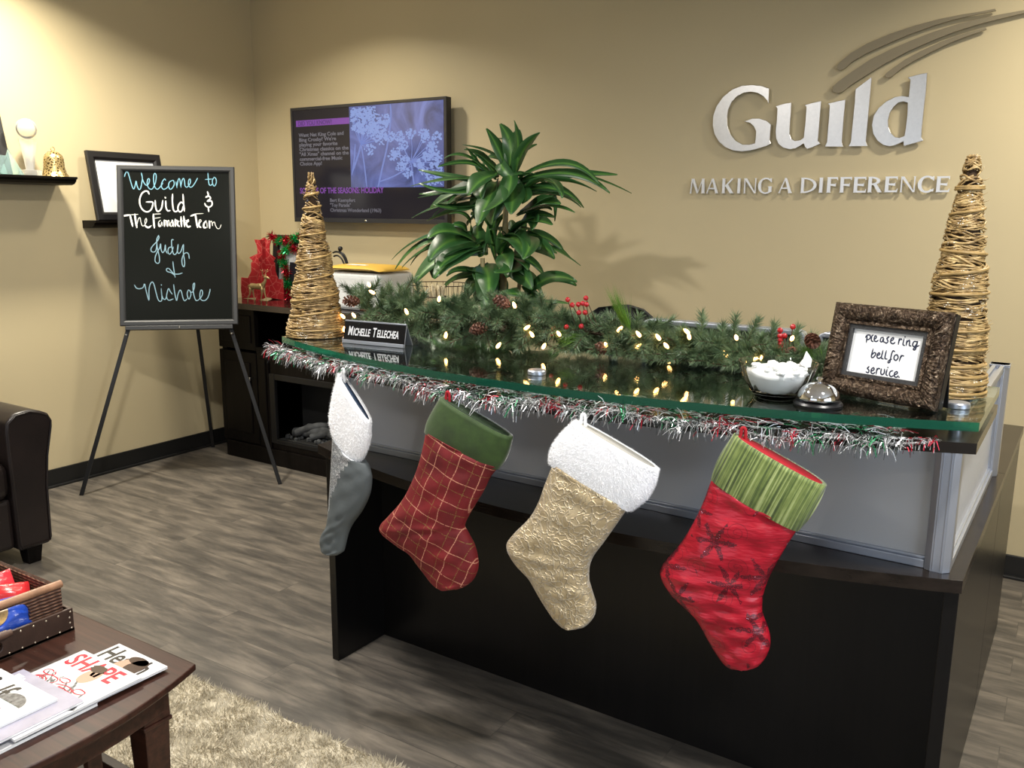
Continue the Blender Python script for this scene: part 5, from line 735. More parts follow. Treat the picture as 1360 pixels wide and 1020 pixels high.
for n_, k in enumerate(order):
    c = V(*BULBS[k]); c[2] = max(c[2], GZ + .010); o = bu if n_ == 0 else bpy.data.objects.new('bulb', bdat)
    if n_: COL.objects.link(o); o.parent = lights
    o.location = tuple(c - V(*WORLD[lights])); o.rotation_euler = (rs.uniform(-.9, .9), rs.uniform(-.9, .9), 0)
    s0 = spine(np.clip(c[0], 2.66, 4.05)) + V(0, -.012, -.004)
    if prev is not None: wire.tube(crom([prev, (prev + s0) / 2 + V(0, .01, -.012), s0], 8), .0011, 5)
    wire.tube(crom([s0, (s0 + c) / 2 + V(.004, 0, .006), c + (s0 - c) * .06], 6), .0011, 5); prev = s0
wire.build('wire', mat('green_wire', (.008, .03, .012), .5), lights)

# ================================================================== BEHIND THE DESK
b = MB(); b.box(1.85, 2.75, -1.02, -.50, .0, .80); o = b.build('storage_cabinet', M['espresso'], org=(2.3, -.76, 0), bevel=.003); tag(o, 'low dark cabinet behind the desk under the potted plant', 'cabinet')
# plant
M['leaf'] = None
m, nt, bs = newmat('dracaena_leaf'); uv = nt.nodes.new('ShaderNodeUVMap'); sx = nt.nodes.new('ShaderNodeSeparateXYZ'); lk(nt, uv.outputs[0], sx.inputs[0])
d = math_(nt, 'ABSOLUTE', math_(nt, 'SUBTRACT', sx.outputs[0], .5)); n = noise(nt, coord(nt), 8, 2)
lk(nt, ramp(nt, math_(nt, 'ADD', d, math_(nt, 'MULTIPLY', n, .12)), [(.06, (.12, .27, .05)), (.16, (.045, .14, .03)), (.3, (.024, .085, .022)), (.5, (.03, .10, .028))]), bs.inputs['Base Color']); bs.inputs['Roughness'].default_value = .36; bs.inputs['Subsurface Weight'].default_value = .0; leaf_m = m
pl = thing('dracaena_plant', (2.385, -.78, .80), 'tall leafy green dracaena plant in front of the television wall', 'plant')
b = MB(); uvs = []
rs = np.random.RandomState(6)
LV = [tuple(map(lambda q: V(*q), l[:3])) + (l[3] * 1.22,) for l in LEAVES]
for l in LEAVES:
    a, b_, c = map(lambda q: V(*q), l[:3]); LV.append((a + V(0, 0, rs.normal() * .02), b_ + rs.normal(size=3) * .03, a + (c - a) * rs.uniform(.72, .95) + rs.normal(size=3) * V(.05, .08, .04), l[3] * rs.uniform(.85, 1.2)))
    if rs.rand() < .7: LV.append((a + V(0, .03, rs.normal() * .03), b_ + rs.normal(size=3) * V(.05, .05, .03) + V(0, .03, 0), a + (c - a) * rs.uniform(.6, .88) + rs.normal(size=3) * V(.07, .06, .05) + V(0, .05, 0), l[3] * rs.uniform(.6, .9)))
for p0, p1, p2, w in LV:
    n = 14; P = []
    for q in np.linspace(0, 1, n): P.append(p0 * (1 - q) ** 2 + 2 * p1 * q * (1 - q) + p2 * q * q)
    P = np.array(P); roll = rs.normal() * .35; V_ = []
    for i in range(n):
        q = i / (n - 1); t_ = nrm(P[min(i + 1, n - 1)] - P[max(i - 1, 0)]); vd = nrm(V(4.45, -3.94, 1.46) - P[i])
        s_ = nrm(np.cross(t_, V(.28, -.42, .86))); up = np.cross(s_, t_); s_ = nrm(s_ * cos(roll) + up * sin(roll)); up = np.cross(s_, t_)
        ww = w * 1.12 * (sin(pi * min(1, (q * .93 + .045)) ** .85) ** .75 + .10 * (1 - q)) / 2; wv = .10 * sin(q * 9 + roll * 8)
        V_ += [P[i] - s_ * ww + up * ww * (.35 + wv), P[i], P[i] + s_ * ww + up * ww * (.35 - wv)]
    F = []
    for i in range(n - 1):
        for j in range(2): a = 3 * i + j; F.append((a, a + 1, a + 4, a + 3)); uvs.append([(j / 2, i / n), ((j + 1) / 2, i / n), ((j + 1) / 2, (i + 1) / n), (j / 2, (i + 1) / n)])
    b.add(V_, F)
lo = b.build('foliage', leaf_m, pl, smooth=180); ul = lo.data.uv_layers.new(name='UVMap'); ul.data.foreach_set('uv', [c for f in uvs for q in f for c in q])
md = lo.modifiers.new('thickness', 'SOLIDIFY'); md.thickness = .0012
stem_m = mat('pale_cane', (.30, .25, .12), .6, var=.3, vscale=30, bmp=.4, bscale=50)
b = MB(); b.tube(crom([(2.375, -.78, .95), (2.38, -.77, 1.2), (2.395, -.78, 1.45), (2.40, -.78, 1.64)], 14), [.016] * 8 + [.012] * 6, 10); b.tube(crom([(2.36, -.79, .98), (2.30, -.80, 1.12), (2.29, -.80, 1.26)], 8), .010, 8); b.tube(crom([(2.39, -.76, .98), (2.44, -.75, 1.1), (2.46, -.76, 1.22)], 8), .009, 8); b.build('cane', stem_m, pl, smooth=180)
b = MB(); c = (2.38, -.78, .80); b.lathe([(.001, .0), (.10, .0), (.135, .17), (.142, .17), (.142, .185), (.128, .185), (.125, .165), (.001, .165)], c, 36); b.build('pot', mat('brown_pot', (.09, .05, .03), .5), pl, smooth=40)
# wire basket and bamboo bundle
t = thing('wire_basket', (2.02, -.80, .80), 'dark wire basket at the left of the plant', 'basket'); b = MB()
def oval(z, a, bb, n=40): return [(2.05 + a * cos(2 * pi * k / n), -.80 + bb * sin(2 * pi * k / n), z) for k in range(n + 1)]
for z, a in ((.803, .115), (.92, .128), (1.03, .14), (1.135, .15)): b.tube(oval(z, a, a * .9), .0022, 6)
for k in range(34): g = 2 * pi * k / 34; b.tube([(2.05 + .115 * cos(g), -.80 + .1035 * sin(g), .803), (2.05 + .15 * cos(g), -.80 + .135 * sin(g), 1.135)], .0012, 5)
b.build('wires', mat('rusty_wire', (.05, .028, .016), .5, .4), t, smooth=180)
b = MB(); b.lathe([(.001, .0), (.112, .0), (.112, .004), (.001, .004)], (2.05, -.80, .80), 30); b.build('base', mat('rusty_plate', (.05, .028, .016), .5, .4), t)
t = thing('twig_bundle', (2.19, -.98, .80), 'pale bundle of upright sticks tied with cord in front of the plant', 'sticks'); b = MB(); rnd = random.Random(2)
for k in range(70):
    a = rnd.uniform(0, 6.28); r = .036 * sqrt(rnd.random()); b.tube([(2.18 + 1.6 * r * cos(a), -.985 + r * sin(a), .801), (2.18 + r * cos(a), -.985 + .7 * r * sin(a), 1.10), (2.18 + r * 1.1 * cos(a), -.985 + r * sin(a), 1.145 + rnd.uniform(-.01, .01))], .0028, 5)
b.build('sticks', mat('pale_bamboo', (.48, .40, .25), .6, var=.35, vscale=60), t, smooth=180)
b = MB()
for z in (1.10, 1.06): b.lathe([(.042, -.003), (.046, 0), (.042, .003)], (2.18, -.985, z), 24)
b.build('cord', mat('brown_cord', (.06, .03, .015), .8), t, smooth=180)
# office chair
cx, cy = 3.105, -1.16; t = thing('office_chair', (cx, cy, 0), 'black office chair with rounded back behind the garland', 'chair'); b = MB(); rings = []
for z, w, d in [(.56, .15, .02), (.60, .19, .03), (.75, .205, .035), (.92, .19, .035), (1.03, .165, .033), (1.09, .135, .030), (1.12, .09, .024), (1.130, .03, .012)]:
    rings.append([(cx + w * np.sign(cos(a)) * abs(cos(a)) ** .7, cy + .10 - .05 * (cos(a) ** 2) + d * sin(a), z) for a in np.linspace(0, 2 * pi, 33)[:-1]])
b.loft(rings); recalc(b.build('backrest', mat('black_upholstery', (.012, .012, .014), .75, bmp=.3, bscale=200), t, smooth=180))
b = MB(); b.box(cx - .24, cx + .24, cy - .42, cy + .04, .44, .53); b.build('seat', mat('black_seat_cloth', (.012, .012, .014), .8), t, bevel=.035, seg=4)
b = MB(); b.tube([(cx, cy + .06, .45), (cx, cy + .10, .50), (cx, cy + .115, .62)], .02, 8); b.tube([(cx, cy - .18, .1), (cx, cy - .18, .45)], .028, 12); b.build('column', M['black'], t, smooth=60)
b = MB()
for k in range(5): a = 2 * pi * k / 5 + .3; b.tube([(cx, cy - .18, .115), (cx + .27 * cos(a), cy - .18 + .27 * sin(a), .085)], [.026, .016], 8); b.ball((cx + .27 * cos(a), cy - .18 + .27 * sin(a), .030), .029, 10)
b.build('star_base', M['black'], t, smooth=60)
# monitors: silver edged backs seen over the garland
for k, (x0, x1, y0, rz, lab) in enumerate(((3.46, 3.905, -1.70, .0, 'silver edged computer monitor behind the middle of the garland'), (3.928, 4.24, -1.66, -.25, 'silver edged computer monitor behind the framed bell sign'))):
    f = Fr((x0, y0, 0), (cos(rz), sin(rz), 0), (sin(rz), -cos(rz), 0)); w = x1 - x0; t = thing('computer_monitor', tuple(f.P(w / 2, 0, 0) + V(0, 0, .74)), lab, 'monitor', None)
    f2 = Fr(f.P(0, 0, 0), f.u, f.n); zt = 1.171 - .004 * k; b = MB()
    rr = [(.0, zt - .30), (w, zt - .30), (w, zt - .02), (w - .006, zt - .006), (w - .02, zt), (.02, zt), (.006, zt - .006), (0, zt - .02)]; inn = [(.014, zt - .286), (w - .014, zt - .286), (w - .014, zt - .014), (.014, zt - .014)]
    b.prism([rr, inn], f2, -.018, .018); b.build('bezel', M['silver'], t, bevel=.003)
    b = MB(); b.box(.013, w - .013, zt - .287, zt - .013, -.012, .012, f2); b.build('back_shell', M['black'], t, bevel=.002)
    b = MB(); b.box(w / 2 - .03, w / 2 + .03, .752, zt - .15, -.008, .02, f2) if False else b.add([f2.P(a, z, c_) for z in (.752, zt - .16) for a, c_ in ((w / 2 - .03, .013), (w / 2 + .03, .013), (w / 2 + .03, .028), (w / 2 - .03, .028))], [(0, 1, 2, 3), (7, 6, 5, 4), (0, 4, 5, 1), (1, 5, 6, 2), (2, 6, 7, 3), (3, 7, 4, 0)]); b.box(w / 2 - .11, w / 2 + .11, .7405, .754, -.07, .09, f2); b.build('stand', M['black'], t)
# ================================================================== WELCOME BOARD ON EASEL
BD = Fr(BOARD['O'], BOARD['u'], BOARD['n'])
t = thing('chalkboard', tuple(BD.O), 'black framed welcome chalkboard with blue and white writing standing on the easel', 'sign board')
BW, BH = .297, .846
b = MB(); b.box(-BW + .01, BW - .01, .01, BH - .01, -.012, -.002, BD); bdp = b.build('board', mat('black_board', (.008, .009, .008), .25, spec=.05), t)
b = MB(); prof = [(0, -.014), (0, .007), (.004, .010), (.020, .010), (.026, .006), (.030, .001), (.030, -.014)]
for (A, B_) in (((-BW, 0), (BW, 0)), ((BW, 0), (BW, BH)), ((BW, BH), (-BW, BH)), ((-BW, BH), (-BW, 0))):
    d = nrm(V(B_[0] - A[0], B_[1] - A[1], 0)); nn = V(-d[1], d[0], 0); rings = []
    for P, s in ((A, 1), (B_, -1)): rings.append([BD.P(P[0] + nn[0] * q + d[0] * q * s, P[1] + nn[1] * q + d[1] * q * s, h) for q, h in prof])
    b.loft(rings)
recalc(b.build('frame', mat('charcoal_frame', (.030, .031, .033), .4), t))
chalks = {'welcome': (mat('pale_blue_chalk', (.17, .37, .48), .8), .0048), 'guild': (mat('white_chalk', (.80, .80, .78), .8), .0072), 'team': (mat('white_chalk_bold', (.80, .80, .78), .8), .0088), 'team_thin': (mat('white_chalk_thin', (.62, .62, .61), .8), .004), 'judy': (mat('blue_grey_chalk', (.20, .33, .41), .8), .0048)}
for nm, (cm, w) in chalks.items():
    b = MB()
    for s in CHALK[nm]: b.ribbon([tuple(q) for q in s], w, BD, -.0019, .0005)
    b.build('chalk_lettering', cm, bdp)
ea = thing('easel', (.45, -.95, 0), 'black metal tripod easel holding the welcome chalkboard', 'easel')
def flat(b, p0, p1, w=.020, th=.010):
    p0, p1 = V(*p0), V(*p1); t_ = nrm(p1 - p0); s_ = nrm(np.cross(t_, BD.n)); q_ = np.cross(s_, t_); b.loft([[p + s_ * a * w / 2 + q_ * c * th / 2 for a, c in ((-1, -1), (1, -1), (1, 1), (-1, 1))] for p in (p0, p1)])
for foot, a in (((.262, -1.51, 0), -.02), ((.966, -.806, 0), .02)):
    b = MB(); flat(b, foot, BD.P(a, .835, -.026)); o = recalc(b.build('leg', M['blackmetal'], ea, bevel=.001))
    p = BD.P(a + (-.2665 if a < 0 else .256) * 1.02 - a, -.045, -.014); bb = MB(); bb.ball(p, .008, 10); bb.build('bolt', M['chrome'], o, smooth=180)
b = MB(); flat(b, (.055, -.515, 0), BD.P(0, .80, -.055)); recalc(b.build('leg', M['blackmetal'], ea, bevel=.001))
b = MB(); b.box(-.27, .27, -.022, -.001, -.030, .014, BD); b.build('ledge', mat('charcoal_ledge', (.030, .031, .033), .4), ea, bevel=.002)
b = MB(); b.ball(BD.P(.0, -.011, .014), .007, 10, (1, .6, 1)); b.build('ledge_bolt', M['chrome'], ea, smooth=180)
b = MB(); b.tube([BD.P(0, .80, -.055), BD.P(0, .825, -.026)], .008, 8); b.build('hinge', M['blackmetal'], ea)

# ================================================================== WALL SHELVES
def ledge(y1, y0, ztop, depth, label, h=.040):
    b = MB(); prof = [(0, ztop - h), (depth - .055, ztop - h), (depth - .03, ztop - h + .006), (depth - .014, ztop - h + .018), (depth - .010, ztop - .013), (depth, ztop - .010), (depth, ztop), (0, ztop)]
    b.loft([[(x, y, z) for x, z in prof] for y in (y0, y1)]); o = recalc(b.build('wall_shelf', M['espresso'], org=(0, y1, ztop - h))); return tag(o, label, 'shelf')
SH1 = 1.611
ledge(-1.342, -2.25, SH1, .20, 'dark wall shelf carrying the crystal trophy and gold bell')
ledge(-1.215, -.42, 1.395, .12, 'dark wall shelf behind the chalkboard carrying the framed certificate')
crystal = mat('clear_crystal', (.97, .98, .98), .04, trans=.8, ior=1.2); greenglass = mat('green_tinted_crystal', (.66, .88, .82), .04, trans=.8, ior=1.25)
c = (.115, -1.530, SH1); t = thing('crystal_trophy', c, 'clear crystal ball trophy on a tapered stem on the left wall shelf', 'trophy')
b = MB(); b.box(c[0] - .03, c[0] + .03, c[1] - .042, c[1] + .042, SH1, SH1 + .028); b.build('base', crystal, t, bevel=.003)
f = Fr(c, nrm(V(.4, 1, 0)), nrm(V(1, -.4, 0))); rings = []
for z, w, d in ((.028, .018, .010), (.10, .027, .013), (.175, .040, .016)): rings.append([f.P(a * w, z, q * d) for a, q in ((-1, -.5), (-.6, -1), (.6, -1), (1, -.5), (1, .5), (.6, 1), (-.6, 1), (-1, .5))])
b = MB(); b.loft(rings); recalc(b.build('stem', crystal, t))
b = MB(); b.ball((c[0], c[1], SH1 + .222), .048, 32); b.build('ball', crystal, t, smooth=180)
# green crystal stars
def award(c, pts, label, th=.016):
    f = Fr(c, nrm(V(.45, 1, 0)), nrm(V(1, -.45, 0))); b = MB(); b.prism([pts], f, -th / 2, th / 2); o = b.build('crystal_award', greenglass, org=c, bevel=.003); return tag(o, label, 'trophy')
award((.125, -1.628, SH1), [(-.05, 0), (.055, 0), (.03, .05), (-.005, .125), (-.03, .05)], 'pointed green tinted crystal award left of the crystal ball trophy')
award((.150, -1.72, SH1), [(-.05, 0), (-.02, .0), (.0, .03), (.03, 0), (.055, 0), (.045, .055), (.06, .085), (.02, .09), (.0, .13), (-.02, .09), (-.06, .085), (-.04, .05)], 'star shaped green crystal award at the photo left edge')
# gold bell ornament
c = (.115, -1.408, SH1); t = thing('bell_ornament', c, 'pierced gold bell ornament at the right end of the left wall shelf', 'ornament')
m, nt, bs = newmat('pierced_gold'); q = nt.nodes.new('ShaderNodeTexVoronoi'); q.feature = 'DISTANCE_TO_EDGE'; q.inputs['Scale'].default_value = 75; lk(nt, coord(nt), q.inputs['Vector'])
lk(nt, ramp(nt, q.outputs['Distance'], [(.0, (.66, .49, .22)), (.14, (.66, .49, .22)), (.2, (.12, .075, .025))]), bs.inputs['Base Color']); bs.inputs['Metallic'].default_value = .75; bs.inputs['Roughness'].default_value = .32; bump(nt, bs, q.outputs['Distance'], -.6, .004)
b = MB(); b.lathe([(.066, .0), (.064, .004), (.054, .018), (.048, .045), (.046, .085), (.040, .105), (.024, .120), (.001, .125)], c, 40); b.build('bell', m, t, smooth=180)
b = MB(); b.tube([(c[0], c[1] + .010 * cos(a), c[2] + .134 + .010 * sin(a)) for a in np.linspace(0, 2 * pi, 16)], .0016, 6); b.build('ring', M['gold'], t, smooth=180)
# dark photo frame at the left edge of the shelf, certificate frame on the lower shelf
def leaning_frame(yc, z0, w, h, x0, lean, rail, label, inner, nm='picture_frame', lab_in='print'):
    f = Fr((x0, yc, z0), (0, 1, 0), nrm(V(cos(lean), 0, sin(lean)))); t = thing(nm, (x0, yc, z0), label, 'picture frame'); b = MB(); prof = [(0, -.018), (0, 0), (.004, .004), (rail * .7, .004), (rail, -.006), (rail, -.018)]
    for (A, B_) in (((-w / 2, 0), (w / 2, 0)), ((w / 2, 0), (w / 2, h)), ((w / 2, h), (-w / 2, h)), ((-w / 2, h), (-w / 2, 0))):
        d = nrm(V(B_[0] - A[0], B_[1] - A[1], 0)); nn = V(-d[1], d[0], 0); b.loft([[f.P(P[0] + nn[0] * q + d[0] * q * s, P[1] + nn[1] * q + d[1] * q * s, hh) for q, hh in prof] for P, s in ((A, 1), (B_, -1))])
    recalc(b.build('frame', M['blackwood'], t)); b = MB(); b.box(-w / 2 + rail - .004, w / 2 - rail + .004, rail - .004, h - rail + .004, -.017, -.011, f); b.build(lab_in, inner, t); return t
M['blackwood'] = mat('black_wood_frame', (.011, .010, .010), .4)
leaning_frame(-.972, 1.395, .44, .365, .108, .16, .045, 'black picture frame with white print leaning on the wall behind the chalkboard', mat('bright_white_print', (.84, .85, .86), .3))
leaning_frame(-1.815, SH1, .42, .36, .098, .22, .05, 'dark picture frame cut off by the left edge behind the crystal awards', mat('dark_print', (.02, .02, .022), .3))

# ================================================================== FIREPLACE CABINET
X0, X1, YF_ = .225, 1.62, -.565
t = thing('fireplace_cabinet', (.92, -.30, 0), 'dark wood electric fireplace cabinet in the corner behind the easel', 'fireplace'); E_ = M['espresso']
def rounded(x0, x1, yf, yb, r, n=8): return [(x0 + r - r * cos(a), yf + r - r * sin(a)) for a in np.linspace(0, pi / 2, n)] + [(x1 - r + r * sin(a), yf + r - r * cos(a)) for a in np.linspace(0, pi / 2, n)] + [(x1, yb), (x0, yb)]
b = MB(); b.prism([rounded(X0 - .02, X1 + .02, YF_ - .03, -.06, .05)], FLOORF, .898, .932); b.build('top', mat('polished_dark_top', (.022, .014, .012), .10, coat=.5), t, bevel=.004)
b = MB(); b.prism([rounded(X0, X1, YF_ - .012, -.06, .06)], FLOORF, .0, .095); b.build('plinth', E_, t, bevel=.004)
b = MB(); b.box(X0 + .01, X0 + .05, YF_ + .02, -.06, .095, .898); b.box(X1 - .05, X1 - .01, YF_ + .02, -.06, .095, .898); b.box(X0 + .05, X1 - .05, -.10, -.06, .095, .898); b.build('carcass', E_, t)
for xa, xb in ((X0 + .005, .545), (1.30, X1 - .005)):
    b = MB(); b.box(xa, xb, YF_, YF_ + .03, .66, .893); b.box(xa + .03, xb - .03, YF_ - .006, YF_, .70, .86); b.build('drawer_front', E_, t, bevel=.003)
    b = MB(); b.box(xa, xb, YF_, YF_ + .028, .10, .645); d = b.build('door', E_, t, bevel=.003)
    b = MB(); b.box(xa + .05, xb - .05, YF_ - .008, YF_ + .001, .16, .585); b.build('raised_panel', E_, d, bevel=.006)
    kx = xb - .035 if xa < 1 else xa + .035; b = MB(); b.ball((kx, YF_ - .026, .495), .014, 14); b.tube([(kx, YF_ + .001, .495), (kx, YF_ - .02, .495)], .005, 8); b.build('knob', M['chrome'], d, smooth=180)
for x in (.60, 1.245):
    b = MB(); b.box(x - .045, x + .045, YF_ - .004, YF_ + .04, .095, .66); b.box(x - .03, x + .03, YF_ - .012, YF_ - .004, .13, .62)
    b.build('pilaster', E_, t, bevel=.004)
b = MB(); b.box(.545, 1.30, YF_, -.10, .655, .685); b.build('shelf', E_, t, bevel=.003)
b = MB(); b.box(.655, 1.19, YF_ + .002, YF_ + .03, .53, .655); b.build('surround', E_, t, bevel=.003)
b = MB(); b.box(.655, 1.19, YF_ + .002, YF_ + .03, .095, .135); b.build('surround', E_, t, bevel=.003)
b = MB()
for q in ((.645, .69, .13, .54), (1.155, 1.20, .13, .54), (.69, 1.155, .505, .54), (.69, 1.155, .13, .155)): b.box(q[0], q[1], YF_ - .002, YF_ + .02, q[2], q[3])
b.build('firebox_frame', M['blackmetal'], t, bevel=.003)
b = MB(); b.box(.69, 1.155, -.36, -.35, .155, .505); b.box(.69, 1.155, YF_ + .02, -.35, .148, .156); b.build('firebox', mat('sooty_black', (.006, .006, .006), .8), t)
logm = mat('grey_ash_log', (.055, .058, .062), .85, var=.5, vscale=18, bmp=.7, bscale=30, bdist=.01); rnd = random.Random(9)
for p0, p1, r in (((.74, -.47, .185), (1.02, -.44, .20), .030), ((.80, -.42, .215), (1.11, -.47, .19), .027), ((.78, -.50, .195), (.96, -.42, .245), .022), ((.90, -.50, .185), (1.12, -.40, .235), .022)):
    b = MB(); P = crom([p0, ((p0[0] + p1[0]) / 2, (p0[1] + p1[1]) / 2, (p0[2] + p1[2]) / 2 + .012), p1], 10); b.tube(P, [r * (.85 + .3 * rnd.random()) for _ in P], 10); b.build('log', logm, t, smooth=60)
b = MB()
for k in range(60): b.ball((rnd.uniform(.71, 1.13), rnd.uniform(-.52, -.38), .160 + rnd.random() * .012), rnd.uniform(.009, .016), 6)
o = b.build('embers', logm, t); o['kind'] = 'stuff'
MT = .932
# red lattice tree, gold deer, framed sign with tinsel
m, nt, bs = newmat('red_cut_card'); q = nt.nodes.new('ShaderNodeTexVoronoi'); q.feature = 'DISTANCE_TO_EDGE'; q.inputs['Scale'].default_value = 22; lk(nt, coord(nt), q.inputs['Vector'])
q2 = nt.nodes.new('ShaderNodeTexVoronoi'); q2.inputs['Scale'].default_value = 45; lk(nt, coord(nt), q2.inputs['Vector'])
lk(nt, mix(nt, math_(nt, 'MAXIMUM', math_(nt, 'LESS_THAN', q.outputs['Distance'], .035), math_(nt, 'LESS_THAN', q2.outputs['Distance'], .16)), (.36, .010, .014), (.50, .09, .075)), bs.inputs['Base Color']); bs.inputs['Roughness'].default_value = .6
tc = (.415, -.345, MT); t = thing('paper_tree', tc, 'red cut-out interlocking card christmas tree on the fireplace cabinet', 'decoration')
half = [(0, .012), (.175, .0), (.178, .06), (.172, .125), (.125, .122), (.118, .135), (.105, .155), (.10, .165), (.098, .215), (.085, .225), (.108, .245), (.05, .27), (.052, .315), (.068, .352), (.03, .350), (0, .365)]
for k, a in enumerate((.25, .25 + pi / 2)):
    f = Fr(tc, (cos(a), sin(a), 0), (sin(a), -cos(a), 0)); poly = [(x * (.66 if k == 0 else .5), z) for x, z in half] + [(-x * (1 if k == 0 else .62), z) for x, z in half[-2:0:-1]]
    b = MB(); b.prism([poly], f, -.003, .003); b.build('tree_panel', m, t)
tc = (.515, -.50, MT); t = thing('gold_deer', tc, 'small gold glittered deer figure in front of the red card tree', 'figurine'); b = MB(); gx = nrm(V(1, .25, 0)); P = lambda a, z, c=0: V(*tc) + gx * a + V(0, 0, z) + V(.2, -1, 0) * c
b.tube(crom([P(-.052, .088), P(-.03, .093), P(.0, .092), P(.028, .094), P(.04, .10)], 12), [.008] + [.017, .018, .0165, .016, .0165, .018, .019, .018, .016, .012, .008], 12)
b.tube(crom([P(.034, .10), P(.05, .122), P(.054, .14)], 7), [.014, .012, .010, .009, .0085, .008, .007], 10); b.tube(crom([P(.048, .142), P(.062, .146), P(.082, .138)], 6), [.007, .0105, .010, .008, .006, .004], 10)
for x, c, dx in ((-.045, .008, -.022), (-.042, -.008, .012), (.032, .008, -.008), (.034, -.008, .016)): b.tube(crom([P(x, .088, c), P(x + dx * .2 + .002, .050, c), P(x + dx * .7, .028, c), P(x + dx, .0, c)], 8), [.0095, .007, .005, .004, .0032, .003, .003, .004], 8)
for s in (-1, 1): b.tube([P(.050, .146, s * .005), P(.043, .163, s * .012)], [.004, .001], 6); b.tube(crom([P(.054, .148, s * .004), P(.046, .172, s * .016), P(.056, .192, s * .022)], 6), .0018, 5); b.tube([P(.047, .170, s * .015), P(.062, .180, s * .018)], .0014, 5); b.tube([P(.05, .18, s * .019), P(.036, .19, s * .02)], .0014, 5)
b.tube(crom([P(-.05, .093), P(-.062, .096), P(-.066, .086)], 5), [.005, .005, .004, .003, .001], 6)
b.build('deer_body', mat('gold_glitter', (.48, .34, .16), .4, .6, bmp=.4, bscale=300), t, smooth=180)
leaning_frame(.0, 0, .01, .01, 0, 0, .002, 'x', M['paper']) if False else None
ff = Fr((.525, -.26, MT), nrm(V(1, .02, 0)), nrm(V(0, -1, .10))); t = thing('mantel_picture', (.525, -.26, MT), 'black framed card wrapped in tinsel on the fireplace cabinet', 'picture frame')
b = MB(); b.box(-.155, .155, 0, .375, -.012, -.004, ff); b.build('backing', M['blackwood'], t); b = MB()
for q in ((-.16, -.115, 0, .38), (.115, .16, 0, .38), (-.115, .115, 0, .05), (-.115, .115, .325, .38)): b.box(q[0], q[1], q[2], q[3], -.006, .008, ff)
b.build('frame', M['blackwood'], t, bevel=.003)
b = MB(); b.box(-.11, .11, .06, .32, -.0045, -.003, ff); cp = b.build('card', M['paper'], t); b = MB(); b.box(-.02, .09, .06, .22, -.0033, -.0022, ff); b.build('dark_print', M['ink'], cp)
t = thing('tinsel_swag', (.56, -.30, MT), 'red and green foil tinsel looped around the mantel picture', 'garland'); rs = np.random.RandomState(17)
loop = crom([(-.165, .37), (-.10, .345), (-.04, .345), (.02, .355), (.09, .37), (.13, .345), (.10, .30), (.02, .30), (-.045, .28), (-.06, .235), (-.03, .19), (-.015, .13), (-.005, .06), (.005, .01)], 700)
for nm, sgn, col in (('red_fringe', 1, (.52, .012, .03)), ('green_fringe', -1, (.02, .42, .10))):
    k = np.sin(np.arange(700) / 700 * 2 * pi * 6.5) * sgn > -.1; c_ = np.array([ff.P(q[0], q[1], .018) for q in loop[k]]); c_ = np.repeat(c_, 5, 0); n = len(c_); d = rs.normal(size=(n, 3)); d /= np.linalg.norm(d, axis=1)[:, None]
    d = np.where((d @ ff.n)[:, None] < -.3, -d, d); tip = c_ + d * rs.uniform(.018, .042, n)[:, None]; tip[:, 2] = np.maximum(tip[:, 2], MT + .002); b = MB(); b.strips(c_, c_ * .5 + tip * .5 + V(0, 0, .002), tip, .0035, rs); o = b.build(nm, mat(nm + '_foil', col, .22, .6), t); o['kind'] = 'stuff'
# white parcel, yellow mailer, scroll ornament
b = MB(); b.box(1.03, 1.43, -.50, -.20, MT, 1.135); o = b.build('white_parcel', mat('white_parcel_plastic', (.74, .76, .78), .35, bmp=.5, bscale=9, bdist=.02), org=(1.23, -.35, MT), bevel=.03, seg=4); tag(o, 'white wrapped parcel on the fireplace cabinet under the yellow mailer', 'parcel')
yc = (1.23, -.37, 1.137); b = MB(); rings = []
for q in np.linspace(-1, 1, 15):
    w = .145 * (1 - .12 * q ** 6); h = .017 * sqrt(max(.02, 1 - q ** 4)) + .001; rings.append([(yc[0] + .20 * q, yc[1] + w * cos(a), yc[2] + h + .0015 + h * sin(a) + .004 * max(0, q) ** 2) for a in np.linspace(0, 2 * pi, 25)[:-1]])
b.loft(rings); o = recalc(b.build('padded_mailer', mat('yellow_mailer', (.62, .38, .06), .5, bmp=.3, bscale=25, bdist=.01), org=yc, smooth=60)); tag(o, 'yellow padded mailing envelope lying on the white parcel', 'envelope')
b = MB(); b.box(1.17, 1.30, -.46, -.37, 1.1725, 1.1735); b.build('address_label', M['paper'], o)
c = (.93, -.26, MT); t = thing('scroll_ornament', c, 'black metal scroll ornament with ball finial behind the left cone tree', 'ornament'); b = MB(); b.lathe([(.001, 0), (.05, 0), (.05, .006), (.012, .014), (.001, .014)], c, 24); b.build('base', M['blackmetal'], t, smooth=40)
b = MB(); b.tube([(c[0], c[1], MT + .01), (c[0], c[1], MT + .14)], .006, 8)
for r, x in ((.075, 0), (.058, .0)): b.tube([(c[0] + x - .02 + r * cos(a), c[1], MT + .20 + r * 1.25 * sin(a)) for a in np.linspace(-.6 * pi, .62 * pi, 24)], .005, 8)
b.tube(crom([(c[0], c[1], MT + .30), (c[0] + .045, c[1], MT + .27), (c[0] + .075, c[1], MT + .19)], 8), .005, 8); b.build('scrolls', M['blackmetal'], t, smooth=180)
b = MB(); b.ball((c[0] + .010, c[1], MT + .312), .014, 14); b.build('ball_finial', M['blackmetal'], t, smooth=180)

